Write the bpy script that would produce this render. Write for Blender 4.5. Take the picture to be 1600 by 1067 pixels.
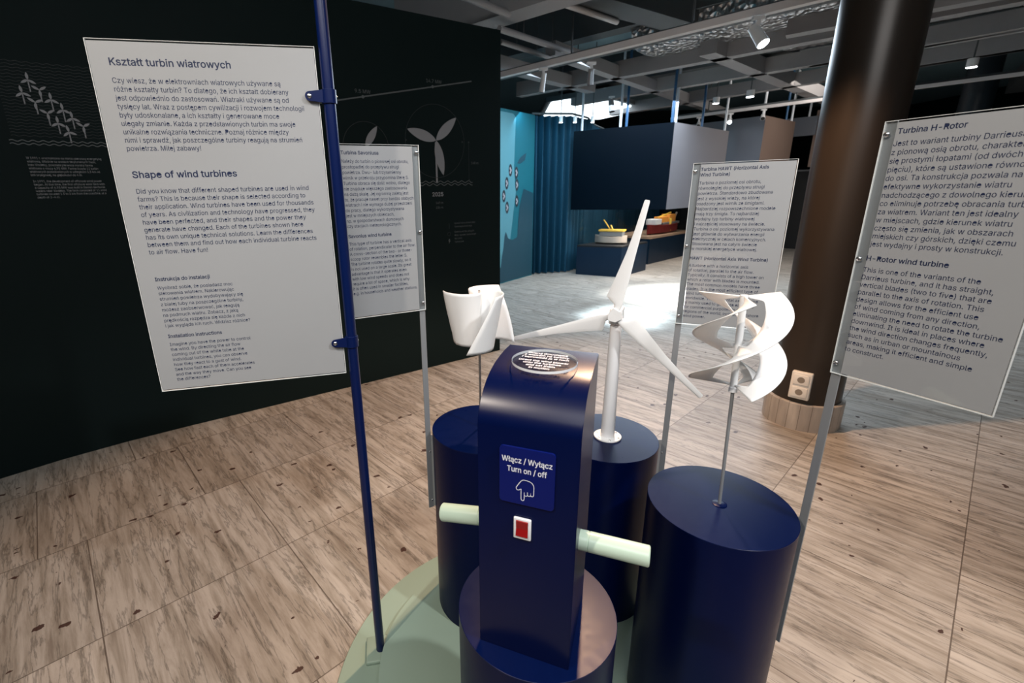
import bpy, bmesh, math, random
from mathutils import Vector, Matrix
from mathutils.geometry import tessellate_polygon
random.seed(7)
sc = bpy.context.scene
for o in list(bpy.data.objects): bpy.data.objects.remove(o)
COL = sc.collection
PI = math.pi
R_ = math.radians

# ------------------------------------------------------------------ camera
PITCH, ROLL, FPX, CX, CY, CAMH = 0.292, -0.026, 727.3, 711.7, 521.9, 1.6
cp, sp, cr, sr = math.cos(PITCH), math.sin(PITCH), math.cos(ROLL), math.sin(ROLL)
r0 = Vector((1, 0, 0)); r1 = Vector((0, -sp, -cp)); r2 = Vector((0, cp, -sp))   # right, down, forward
right = cr * r0 - sr * r1
down = sr * r0 + cr * r1
cam_d = bpy.data.cameras.new('camera')
cam = bpy.data.objects.new('camera', cam_d); COL.objects.link(cam)
mw = Matrix.Identity(4)
for i in range(3):
    mw[i][0] = right[i]; mw[i][1] = -down[i]; mw[i][2] = -r2[i]
mw[2][3] = CAMH
cam.matrix_world = mw
cam_d.sensor_width = 36; cam_d.sensor_fit = 'HORIZONTAL'
cam_d.lens = FPX / 1600 * 36
cam_d.shift_x = (800 - CX) / 1600
cam_d.shift_y = -(533.5 - CY) / 1600
cam_d.clip_start = 0.05; cam_d.clip_end = 100
cam_d.dof.use_dof = True; cam_d.dof.focus_distance = 1.35; cam_d.dof.aperture_fstop = 5.0
sc.camera = cam

# ------------------------------------------------------------------ world, lights, exposure
sc.view_settings.view_transform = 'Standard'; sc.view_settings.look = 'None'
sc.view_settings.gamma = 1.0; sc.view_settings.exposure = 0.0
sc.view_settings.use_curve_mapping = False
w = bpy.data.worlds.new('world'); sc.world = w; w.use_nodes = True
w.node_tree.nodes['Background'].inputs[0].default_value = (0.55, 0.68, 0.85, 1)
w.node_tree.nodes['Background'].inputs[1].default_value = 0.05

def aim(o, loc, tgt):
    o.location = loc
    o.rotation_euler = (Vector(tgt) - Vector(loc)).to_track_quat('-Z', 'Y').to_euler()
def spot(name, loc, tgt, power, angle, color, blend=0.3, radius=0.03):
    d = bpy.data.lights.new(name, 'SPOT'); d.energy = power; d.spot_size = R_(angle); d.spot_blend = blend
    d.color = color; d.shadow_soft_size = radius
    o = bpy.data.objects.new(name, d); COL.objects.link(o); aim(o, loc, tgt); return o
def area(name, loc, tgt, power, sx, sy, color, spread=180):
    d = bpy.data.lights.new(name, 'AREA'); d.energy = power; d.shape = 'RECTANGLE'; d.size = sx; d.size_y = sy
    d.color = color; d.spread = R_(spread)
    o = bpy.data.objects.new(name, d); COL.objects.link(o); aim(o, loc, tgt); return o
WARM = (1.0, 0.62, 0.38); COOL = (0.72, 0.86, 1.0); WHITE = (1, 0.95, 0.9)
spot('key_spot', (0.85, 2.7, 3.1), (1.15, 1.9, 0.0), 320, 112, WARM, 0.25, 0.05)
spot('front_right_spot', (1.7, -0.1, 3.3), (0.5, 1.3, 0.7), 210, 66, (1, 0.97, 0.95), 0.5, 0.06)
spot('front_left_spot', (-1.4, -0.3, 3.3), (1.25, 1.75, 0.2), 190, 58, (1, 0.86, 0.72), 0.4, 0.05)
spot('left_floor_spot', (-2.2, 1.0, 3.3), (-1.2, 2.0, 0), 16, 90, (1.0, 0.85, 0.70), 0.9)
area('front_fill', (0.2, -1.2, 3.4), (0.3, 1.4, 1.0), 62, 2.5, 1.2, (1.0, 0.99, 0.98))
area('hall_light', (3.4, 7.2, 3.1), (3.2, 7.0, 0), 260, 3.5, 3.0, COOL)
area('hall_light_right', (7.0, 8.6, 2.9), (6.6, 9.6, 1.5), 60, 2.5, 3.0, (1, 0.9, 0.82))
area('gobo_white', (3.2, 7.0, 2.9), (3.45, 7.1, 0), 120, 1.0, 1.2, (0.85, 0.93, 1.0), 25)
area('gobo_blue', (2.0, 5.7, 2.9), (2.25, 5.95, 0), 26, 0.75, 0.75, (0.6, 0.82, 1.0), 14)
area('curtain_wash', (1.3, 8.75, 2.9), (2.2, 9.6, 1.2), 8, 1.0, 0.3, (0.35, 0.75, 1.0))
area('cyan_wall_wash', (1.6, 7.9, 2.85), (1.0, 8.9, 1.2), 4.5, 0.8, 0.3, (0.6, 0.9, 1.0))
area('case_light', (3.6, 8.9, 1.24), (3.4, 9.4, 0.5), 20, 0.8, 0.3, (1, 0.9, 0.8))
area('case_light_far', (4.9, 10.6, 2.2), (4.9, 11.2, 0.6), 30, 0.8, 0.3, (1, 0.9, 0.8))

# ------------------------------------------------------------------ materials
def mat(name, color, rough=0.5, metal=0.0, spec=0.5, coat=0.0, emit=None, estr=0):
    m = bpy.data.materials.new(name); m.use_nodes = True
    b = m.node_tree.nodes['Principled BSDF']
    b.inputs['Base Color'].default_value = (*color, 1); b.inputs['Roughness'].default_value = rough
    b.inputs['Metallic'].default_value = metal; b.inputs['Specular IOR Level'].default_value = spec
    b.inputs['Coat Weight'].default_value = coat
    if emit: b.inputs['Emission Color'].default_value = (*emit, 1); b.inputs['Emission Strength'].default_value = estr
    return m
def noisy(name, c1, c2, scale=8, rough=0.5, spec=0.5, rvar=0.1, detail=6, stretch=(1, 1, 1), bump=0.0, metal=0.0):
    m = mat(name, c1, rough, metal, spec); nt = m.node_tree; b = nt.nodes['Principled BSDF']
    tc = nt.nodes.new('ShaderNodeTexCoord'); mp = nt.nodes.new('ShaderNodeMapping'); mp.inputs['Scale'].default_value = stretch
    n = nt.nodes.new('ShaderNodeTexNoise'); n.inputs['Scale'].default_value = scale; n.inputs['Detail'].default_value = detail
    mx = nt.nodes.new('ShaderNodeMix'); mx.data_type = 'RGBA'
    mx.inputs['A'].default_value = (*c1, 1); mx.inputs['B'].default_value = (*c2, 1)
    L = nt.links.new
    L(tc.outputs['Object'], mp.inputs['Vector']); L(mp.outputs[0], n.inputs['Vector'])
    L(n.outputs['Fac'], mx.inputs['Factor']); L(mx.outputs['Result'], b.inputs['Base Color'])
    mr = nt.nodes.new('ShaderNodeMapRange'); mr.inputs['To Min'].default_value = rough - rvar; mr.inputs['To Max'].default_value = rough + rvar
    L(n.outputs['Fac'], mr.inputs['Value']); L(mr.outputs[0], b.inputs['Roughness'])
    if bump:
        bp = nt.nodes.new('ShaderNodeBump'); bp.inputs['Strength'].default_value = bump; bp.inputs['Distance'].default_value = 0.01
        L(n.outputs['Fac'], bp.inputs['Height']); L(bp.outputs[0], b.inputs['Normal'])
    return m

M = {}
M['navy'] = noisy('navy_laminate', (0.0002, 0.0032, 0.034), (0.0004, 0.0040, 0.040), 40, 0.33, 0.10, 0.05)
M['navy_top'] = noisy('navy_top', (0.0003, 0.0042, 0.038), (0.0005, 0.0055, 0.046), 60, 0.30, 0.13, 0.05)
M['navy_body'] = noisy('navy_body', (0.0002, 0.0034, 0.036), (0.0003, 0.0038, 0.039), 40, 0.27, 0.26, 0.0)
M['navy_paint'] = mat('navy_paint', (0.0010, 0.008, 0.062), 0.28, 0, 0.4)
M['sign_blue'] = mat('sign_blue', (0.0008, 0.007, 0.12), 0.35, 0, 0.3)
M['green'] = noisy('sage_green', (0.27, 0.36, 0.29), (0.30, 0.39, 0.32), 5, 0.45, 0.4, 0.05)
M['tube_green'] = mat('pale_green', (0.52, 0.66, 0.54), 0.3)
M['white'] = noisy('white_plastic', (0.84, 0.86, 0.88), (0.87, 0.89, 0.90), 30, 0.38, 0.4, 0.05)
M['white_gloss'] = mat('white_gloss', (0.82, 0.84, 0.87), 0.25)
M['steel'] = mat('steel', (0.65, 0.66, 0.68), 0.25, 1.0)
M['alu'] = noisy('grey_aluminium', (0.30, 0.32, 0.34), (0.34, 0.36, 0.38), 20, 0.45, 0.5, 0.05, stretch=(8, 8, 0.5), metal=0.4)
M['film'] = noisy('frosted_film', (0.375, 0.38, 0.395), (0.395, 0.40, 0.415), 6, 0.42, 0.35, 0.04)
M['ink'] = mat('navy_ink', (0.006, 0.016, 0.065), 0.5)
M['white_ink'] = mat('white_ink', (0.85, 0.88, 0.95), 0.5)
M['grey_ink'] = mat('grey_ink', (0.27, 0.28, 0.30), 0.6)
M['grey_ink_dim'] = mat('grey_ink_dim', (0.11, 0.125, 0.13), 0.6)
M['faint_ink'] = mat('faint_ink', (0.018, 0.025, 0.027), 0.6)
M['red'] = mat('red_rocker', (0.30, 0.004, 0.006), 0.25)
M['black'] = mat('black', (0.004, 0.004, 0.005), 0.5)
M['wall'] = noisy('dark_wall', (0.0045, 0.011, 0.0115), (0.0055, 0.013, 0.0135), 3, 0.65, 0.12, 0.06)
M['column'] = noisy('bronze_cladding', (0.028, 0.021, 0.0165), (0.034, 0.025, 0.019), 2, 0.34, 0.5, 0.04, stretch=(1, 1, 0.3), metal=0.2)
M['ceiling'] = noisy('ceiling_dark', (0.19, 0.31, 0.36), (0.23, 0.36, 0.42), 1.2, 0.8, 0.3)
M['beam'] = noisy('beam_grey', (0.27, 0.265, 0.27), (0.32, 0.315, 0.32), 4, 0.6, 0.4)
M['beam_dark'] = noisy('beam_dark', (0.07, 0.085, 0.09), (0.09, 0.10, 0.11), 4, 0.6, 0.4)
M['beam_navy'] = mat('dark_slate', (0.012, 0.02, 0.028), 0.4)
M['rail'] = mat('rail_white', (0.72, 0.70, 0.70), 0.4)
M['lamp_white'] = mat('lamp_white', (0.8, 0.82, 0.83), 0.35)
M['lamp_glow'] = mat('lamp_glow', (1, 1, 1), 0.5, emit=(0.95, 0.98, 1.0), estr=14)
M['sky_glow'] = mat('sky_glow', (1, 1, 1), 0.5, emit=(0.80, 0.93, 1.0), estr=3.2)
M['curtain'] = noisy('teal_curtain', (0.003, 0.045, 0.085), (0.004, 0.056, 0.102), 3, 0.75, 0.3)
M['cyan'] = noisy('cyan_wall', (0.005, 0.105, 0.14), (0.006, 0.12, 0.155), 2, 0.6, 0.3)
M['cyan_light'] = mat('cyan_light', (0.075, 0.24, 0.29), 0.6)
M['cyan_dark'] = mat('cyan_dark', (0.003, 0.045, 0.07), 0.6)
M['oval_dark'] = mat('oval_dark', (0.008, 0.02, 0.03), 0.6)
M['oval_mark'] = mat('oval_mark', (0.32, 0.30, 0.32), 0.6)
M['fascia'] = noisy('fascia_navy', (0.0002, 0.0026, 0.0062), (0.0003, 0.0034, 0.0078), 2, 0.45, 0.08, 0.05)
M['fascia_grey'] = noisy('fascia_grey', (0.17, 0.165, 0.18), (0.20, 0.19, 0.20), 2, 0.38, 0.5, 0.05)
M['fascia_slate'] = noisy('fascia_slate', (0.10, 0.115, 0.14), (0.12, 0.13, 0.155), 2, 0.35, 0.5, 0.05)
M['fascia_brown'] = noisy('fascia_brown', (0.17, 0.12, 0.10), (0.19, 0.14, 0.115), 2, 0.4, 0.5, 0.05)
M['plinth'] = noisy('case_navy', (0.002, 0.014, 0.034), (0.003, 0.018, 0.042), 3, 0.4, 0.3)
M['wood'] = noisy('wood_edge', (0.33, 0.22, 0.15), (0.42, 0.29, 0.20), 6, 0.5, 0.4, stretch=(1, 6, 1))
M['hull_beige'] = noisy('hull_beige', (0.50, 0.42, 0.35), (0.55, 0.47, 0.40), 8, 0.5)
M['yellow'] = mat('model_yellow', (0.62, 0.42, 0.06), 0.5)
M['orange'] = mat('model_orange', (0.75, 0.30, 0.05), 0.5)
M['model_red'] = mat('model_red', (0.16, 0.012, 0.012), 0.45)
M['model_grey'] = mat('model_grey', (0.16, 0.17, 0.18), 0.5)
M['socket'] = noisy('socket_plastic', (0.80, 0.755, 0.69), (0.83, 0.79, 0.73), 10, 0.45)
M['socket_hole'] = mat('socket_hole', (0.25, 0.21, 0.17), 0.5)

def thin_glass(name, tint, gloss):
    m = bpy.data.materials.new(name); m.use_nodes = True; nt = m.node_tree; nt.nodes.clear()
    out = nt.nodes.new('ShaderNodeOutputMaterial'); mx = nt.nodes.new('ShaderNodeMixShader')
    t = nt.nodes.new('ShaderNodeBsdfTransparent'); t.inputs[0].default_value = (*tint, 1)
    g = nt.nodes.new('ShaderNodeBsdfGlossy'); g.inputs['Roughness'].default_value = 0.04
    lw = nt.nodes.new('ShaderNodeLayerWeight'); lw.inputs['Blend'].default_value = 0.5
    pw = nt.nodes.new('ShaderNodeMath'); pw.operation = 'POWER'; pw.inputs[1].default_value = 5
    fr = nt.nodes.new('ShaderNodeMath'); fr.operation = 'MULTIPLY_ADD'; fr.inputs[1].default_value = 0.7; fr.inputs[2].default_value = gloss
    nt.links.new(lw.outputs['Facing'], pw.inputs[0]); nt.links.new(pw.outputs[0], fr.inputs[0])
    L = nt.links.new
    L(fr.outputs[0], mx.inputs[0]); L(t.outputs[0], mx.inputs[1]); L(g.outputs[0], mx.inputs[2]); L(mx.outputs[0], out.inputs[0])
    return m
M['acrylic'] = thin_glass('clear_acrylic', (0.95, 0.96, 0.96), 0.035)
M['acrylic_edge'] = mat('acrylic_edge', (0.75, 0.78, 0.78), 0.2)
M['glass'] = thin_glass('case_glass', (0.97, 0.98, 0.98), 0.03)

def foil_mat():
    m = mat('foil', (0.55, 0.55, 0.56), 0.28, 0.9); nt = m.node_tree; b = nt.nodes['Principled BSDF']
    tc = nt.nodes.new('ShaderNodeTexCoord'); v = nt.nodes.new('ShaderNodeTexVoronoi'); v.inputs['Scale'].default_value = 16
    n = nt.nodes.new('ShaderNodeTexNoise'); n.inputs['Scale'].default_value = 9; n.inputs['Detail'].default_value = 8
    ad = nt.nodes.new('ShaderNodeMath'); bp = nt.nodes.new('ShaderNodeBump'); bp.inputs['Strength'].default_value = 0.9; bp.inputs['Distance'].default_value = 0.05
    L = nt.links.new
    L(tc.outputs['Object'], v.inputs['Vector']); L(tc.outputs['Object'], n.inputs['Vector'])
    L(v.outputs['Distance'], ad.inputs[0]); L(n.outputs['Fac'], ad.inputs[1]); L(ad.outputs[0], bp.inputs['Height']); L(bp.outputs[0], b.inputs['Normal'])
    return m
M['foil'] = foil_mat()

def floor_mat():
    m = mat('travertine', (0.45, 0.38, 0.31), 0.42, 0, 0.4); nt = m.node_tree; b = nt.nodes['Principled BSDF']; L = nt.links.new
    def N(t, **k):
        n = nt.nodes.new(t)
        for a, v in k.items(): setattr(n, a, v)
        return n
    def math_(op, a, b_=None, c=None):
        n = N('ShaderNodeMath', operation=op)
        for i, v in enumerate((a, b_, c)):
            if v is None: continue
            if hasattr(v, 'links') or hasattr(v, 'is_linked'): L(v, n.inputs[i])
            else: n.inputs[i].default_value = v
        return n.outputs[0]
    tc = N('ShaderNodeTexCoord'); mp = N('ShaderNodeMapping'); mp.inputs['Rotation'].default_value = (0, 0, R_(-40.85))
    L(tc.outputs['Object'], mp.inputs['Vector'])
    sx = N('ShaderNodeSeparateXYZ'); L(mp.outputs[0], sx.inputs[0]); A, B = sx.outputs[0], sx.outputs[1]
    rowf = math_('DIVIDE', math_('ADD', B, 0.186), 0.7155)
    row = math_('FLOOR', rowf); rv = math_('SUBTRACT', rowf, row)
    cr_ = N('ShaderNodeValToRGB'); cr_.color_ramp.interpolation = 'CONSTANT'
    offs = {-3: .3, -2: .62, -1: .2, 0: .139, 1: .55, 2: .809, 3: .552, 4: .224, 5: .7, 6: .05, 7: .4, 8: .85, 9: .15, 10: .6, 11: .33, 12: .9}
    e = cr_.color_ramp.elements
    ks = sorted(offs)
    e[0].position = 0; e[0].color = (offs[ks[0]],) * 3 + (1,)
    e[1].position = 1.0; e[1].color = (.5, .5, .5, 1)
    for k in ks[1:]:
        x = e.new((k + 3.5 - .5) / 20 - .001); x.color = (offs[k],) * 3 + (1,)
    L(math_('DIVIDE', math_('ADD', row, 3.0), 20.0), cr_.inputs[0])
    colf = math_('SUBTRACT', math_('DIVIDE', A, 0.728), cr_.outputs[0])
    col = math_('FLOOR', colf); cv = math_('SUBTRACT', colf, col)
    # joint mask
    def edge(v, wd):
        d = math_('MINIMUM', v, math_('SUBTRACT', 1.0, v)); return math_('LESS_THAN', d, wd)
    joint = math_('MAXIMUM', edge(rv, 0.003), edge(cv, 0.0035))
    # per tile random
    cmb = N('ShaderNodeCombineXYZ'); L(row, cmb.inputs[0]); L(col, cmb.inputs[1])
    wn = N('ShaderNodeTexWhiteNoise', noise_dimensions='3D'); L(cmb.outputs[0], wn.inputs['Vector'])
    # vein coordinates: stretched along B, offset per tile
    sc_ = N('ShaderNodeVectorMath', operation='MULTIPLY'); sc_.inputs[1].default_value = (17, 1.75, 1); L(mp.outputs[0], sc_.inputs[0])
    of = N('ShaderNodeVectorMath', operation='MULTIPLY_ADD'); of.inputs[1].default_value = (40, 40, 40)
    L(wn.outputs['Color'], of.inputs[0]); L(sc_.outputs[0], of.inputs[2])
    n1 = N('ShaderNodeTexNoise'); n1.inputs['Scale'].default_value = 1.3; n1.inputs['Detail'].default_value = 8; n1.inputs['Roughness'].default_value = 0.68; n1.inputs['Distortion'].default_value = 0.45
    L(of.outputs[0], n1.inputs['Vector'])
    r1_ = N('ShaderNodeValToRGB'); el = r1_.color_ramp.elements
    el[0].position = 0.34; el[0].color = (0.26, 0.218, 0.18, 1); el[1].position = 0.62; el[1].color = (0.49, 0.44, 0.385, 1)
    q = el.new(0.45); q.color = (0.36, 0.315, 0.265, 1); q = el.new(0.54); q.color = (0.44, 0.39, 0.34, 1)
    L(n1.outputs['Fac'], r1_.inputs[0])
    # thin dark veins: ridged noise
    n2 = N('ShaderNodeTexNoise'); n2.inputs['Scale'].default_value = 1.1; n2.inputs['Detail'].default_value = 7; n2.inputs['Roughness'].default_value = 0.62; n2.inputs['Distortion'].default_value = 0.35
    L(of.outputs[0], n2.inputs['Vector'])
    ridge = math_('ABSOLUTE', math_('SUBTRACT', n2.outputs['Fac'], 0.5))
    vein = N('ShaderNodeMapRange'); vein.inputs['From Min'].default_value = 0.0; vein.inputs['From Max'].default_value = 0.028; vein.inputs['To Min'].default_value = 0.55; vein.inputs['To Max'].default_value = 1.0
    L(ridge, vein.inputs['Value'])
    m1 = N('ShaderNodeMix', data_type='RGBA', blend_type='MULTIPLY'); m1.inputs['Factor'].default_value = 1
    L(r1_.outputs[0], m1.inputs['A']); L(vein.outputs[0], m1.inputs['B'])
    # tile tone
    tone = N('ShaderNodeMapRange'); tone.inputs['To Min'].default_value = 0.88; tone.inputs['To Max'].default_value = 1.1; L(wn.outputs['Value'], tone.inputs['Value'])
    m2 = N('ShaderNodeMix', data_type='RGBA', blend_type='MULTIPLY'); m2.inputs['Factor'].default_value = 1
    L(m1.outputs['Result'], m2.inputs['A']); L(tone.outputs[0], m2.inputs['B'])
    # dark rusty pits
    ps = N('ShaderNodeVectorMath', operation='MULTIPLY'); ps.inputs[1].default_value = (13, 20, 1); pn_ = N('ShaderNodeTexNoise'); pn_.inputs['Scale'].default_value = 45; L(mp.outputs[0], pn_.inputs['Vector'])
    pa = N('ShaderNodeVectorMath', operation='MULTIPLY_ADD'); pa.inputs[1].default_value = (.035, .035, 0); L(pn_.outputs['Color'], pa.inputs[0]); L(mp.outputs[0], pa.inputs[2]); L(pa.outputs[0], ps.inputs[0])
    vo = N('ShaderNodeTexVoronoi'); vo.inputs['Scale'].default_value = 1.0; L(ps.outputs[0], vo.inputs['Vector'])
    vs = N('ShaderNodeSeparateColor'); L(vo.outputs['Color'], vs.inputs[0])
    thr = math_('MULTIPLY', math_('MAXIMUM', math_('SUBTRACT', vs.outputs[0], 0.76), 0.0), 1.1)
    pit = math_('LESS_THAN', vo.outputs['Distance'], thr)
    m3 = N('ShaderNodeMix', data_type='RGBA'); m3.inputs['B'].default_value = (0.045, 0.014, 0.010, 1)
    L(math_('MULTIPLY', pit, 0.9), m3.inputs['Factor']); L(m2.outputs['Result'], m3.inputs['A'])
    m4 = N('ShaderNodeMix', data_type='RGBA'); m4.inputs['B'].default_value = (0.10, 0.075, 0.06, 1)
    L(math_('MULTIPLY', joint, 0.85), m4.inputs['Factor']); L(m3.outputs['Result'], m4.inputs['A'])
    L(m4.outputs['Result'], b.inputs['Base Color'])
    bp = N('ShaderNodeBump'); bp.inputs['Strength'].default_value = 0.25; bp.inputs['Distance'].default_value = 0.002
    L(n1.outputs['Fac'], bp.inputs['Height']); L(bp.outputs[0], b.inputs['Normal'])
    return m
M['floor'] = floor_mat()
M['ring'] = noisy('column_marble', (0.62, 0.55, 0.48), (0.24, 0.21, 0.19), 7, 0.4, 0.4, 0.05, stretch=(3, 3, 0.6))

def add_joints(m, n):
    nt = m.node_tree; b = nt.nodes['Principled BSDF']; src = b.inputs['Base Color'].links[0].from_socket; L = nt.links.new
    tc = nt.nodes.new('ShaderNodeTexCoord'); g = nt.nodes.new('ShaderNodeTexGradient'); g.gradient_type = 'RADIAL'; L(tc.outputs['Object'], g.inputs['Vector'])
    a = nt.nodes.new('ShaderNodeMath'); a.operation = 'MULTIPLY'; a.inputs[1].default_value = n; L(g.outputs['Fac'], a.inputs[0])
    f = nt.nodes.new('ShaderNodeMath'); f.operation = 'FRACT'; L(a.outputs[0], f.inputs[0])
    c = nt.nodes.new('ShaderNodeMath'); c.operation = 'LESS_THAN'; c.inputs[1].default_value = .04; L(f.outputs[0], c.inputs[0])
    x = nt.nodes.new('ShaderNodeMix'); x.data_type = 'RGBA'; x.inputs['B'].default_value = (.12, .10, .085, 1); L(c.outputs[0], x.inputs['Factor']); L(src, x.inputs['A']); L(x.outputs['Result'], b.inputs['Base Color'])
add_joints(M['ring'], 22)
# ------------------------------------------------------------------ builders
def link(name, me, m, parent=None):
    o = bpy.data.objects.new(name, me); COL.objects.link(o)
    if m is not None: me.materials.append(m)
    if parent is not None: o.parent = parent
    return o
def obj(name, bm, m, parent=None, smooth=False, angle=40):
    me = bpy.data.meshes.new(name); bmesh.ops.recalc_face_normals(bm, faces=bm.faces[:]); bm.to_mesh(me); bm.free()
    o = link(name, me, m, parent)
    if smooth:
        for p in me.polygons: p.use_smooth = True
        try: me.set_sharp_from_angle(angle=R_(angle))
        except Exception: pass
    return o
def tag(o, label=None, cat=None, group=None, kind=None):
    if label: o['label'] = label
    if cat: o['category'] = cat
    if group: o['group'] = group
    if kind: o['kind'] = kind
    return o
def thing(name, label, cat, loc=(0, 0, 0), rz=0, group=None):
    o = bpy.data.objects.new(name, None); COL.objects.link(o); o.empty_display_size = .05
    o.location = loc; o.rotation_euler = (0, 0, rz)
    return tag(o, label, cat, group)
def box(bm, lo, hi):
    x0, y0, z0 = lo; x1, y1, z1 = hi
    v = [bm.verts.new(p) for p in ((x0, y0, z0), (x1, y0, z0), (x1, y1, z0), (x0, y1, z0), (x0, y0, z1), (x1, y0, z1), (x1, y1, z1), (x0, y1, z1))]
    for f in ((0, 3, 2, 1), (4, 5, 6, 7), (0, 1, 5, 4), (1, 2, 6, 5), (2, 3, 7, 6), (3, 0, 4, 7)): bm.faces.new([v[i] for i in f])
    return v
def rbox(lo, hi, r, seg=3):
    bm = bmesh.new(); box(bm, lo, hi)
    bmesh.ops.bevel(bm, geom=bm.edges[:], offset=r, segments=seg, affect='EDGES', profile=.5); return bm
def tube(bm, a, b, ra, rb=None, n=24, cap=True):
    a = Vector(a); b = Vector(b); rb = ra if rb is None else rb
    d = (b - a).normalized(); u = d.orthogonal().normalized(); v = d.cross(u)
    A = [bm.verts.new(a + ra * (math.cos(2 * PI * i / n) * u + math.sin(2 * PI * i / n) * v)) for i in range(n)]
    B = [bm.verts.new(b + rb * (math.cos(2 * PI * i / n) * u + math.sin(2 * PI * i / n) * v)) for i in range(n)]
    for i in range(n): bm.faces.new((A[i], A[(i + 1) % n], B[(i + 1) % n], B[i]))
    if cap: bm.faces.new(A[::-1]); bm.faces.new(B)
def lathe(bm, prof, n=64, c=(0, 0)):
    rings = []
    for r, z in prof:
        rings.append([bm.verts.new((c[0] + r * math.cos(2 * PI * i / n), c[1] + r * math.sin(2 * PI * i / n), z)) for i in range(n)])
    for A, B in zip(rings, rings[1:]):
        for i in range(n): bm.faces.new((A[i], A[(i + 1) % n], B[(i + 1) % n], B[i]))
    bm.faces.new(rings[0][::-1]); bm.faces.new(rings[-1])
def prism(bm, pts, h0, h1, f=lambda x, y, h: (x, y, h)):
    a = [bm.verts.new(f(x, y, h0)) for x, y in pts]; b = [bm.verts.new(f(x, y, h1)) for x, y in pts]
    n = len(pts)
    bm.faces.new(a[::-1]); bm.faces.new(b)
    for i in range(n): bm.faces.new((a[i], a[(i + 1) % n], b[(i + 1) % n], b[i]))
def ribbon(bm, pts, wd, f):
    """flat strip of width wd along 2D pts mapped through f(x, y)"""
    P = [Vector(p) for p in pts]; L_, R2 = [], []
    for i, p in enumerate(P):
        t = (P[min(i + 1, len(P) - 1)] - P[max(i - 1, 0)]).normalized(); n = Vector((-t.y, t.x)) * wd / 2
        L_.append(bm.verts.new(f(*(p + n)))); R2.append(bm.verts.new(f(*(p - n))))
    for i in range(len(P) - 1): bm.faces.new((L_[i], L_[i + 1], R2[i + 1], R2[i]))
def dome(bm, c, r, d, n=12):
    """low screw head at c facing direction d"""
    c = Vector(c); d = Vector(d).normalized(); u = d.orthogonal().normalized(); v = d.cross(u); prev = None
    for k in range(5):
        a = k / 4 * PI / 2; rr = r * math.cos(a); hh = r * 0.55 * math.sin(a)
        if k == 4:
            t = bm.verts.new(c + d * hh)
            for i in range(n): bm.faces.new((prev[i], prev[(i + 1) % n], t))
        else:
            ring = [bm.verts.new(c + d * hh + rr * (math.cos(2 * PI * i / n) * u + math.sin(2 * PI * i / n) * v)) for i in range(n)]
            if prev:
                for i in range(n): bm.faces.new((prev[i], prev[(i + 1) % n], ring[(i + 1) % n], ring[i]))
            prev = ring
def one(fn, *a, **k):
    bm = bmesh.new(); fn(bm, *a, **k); return bm

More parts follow.
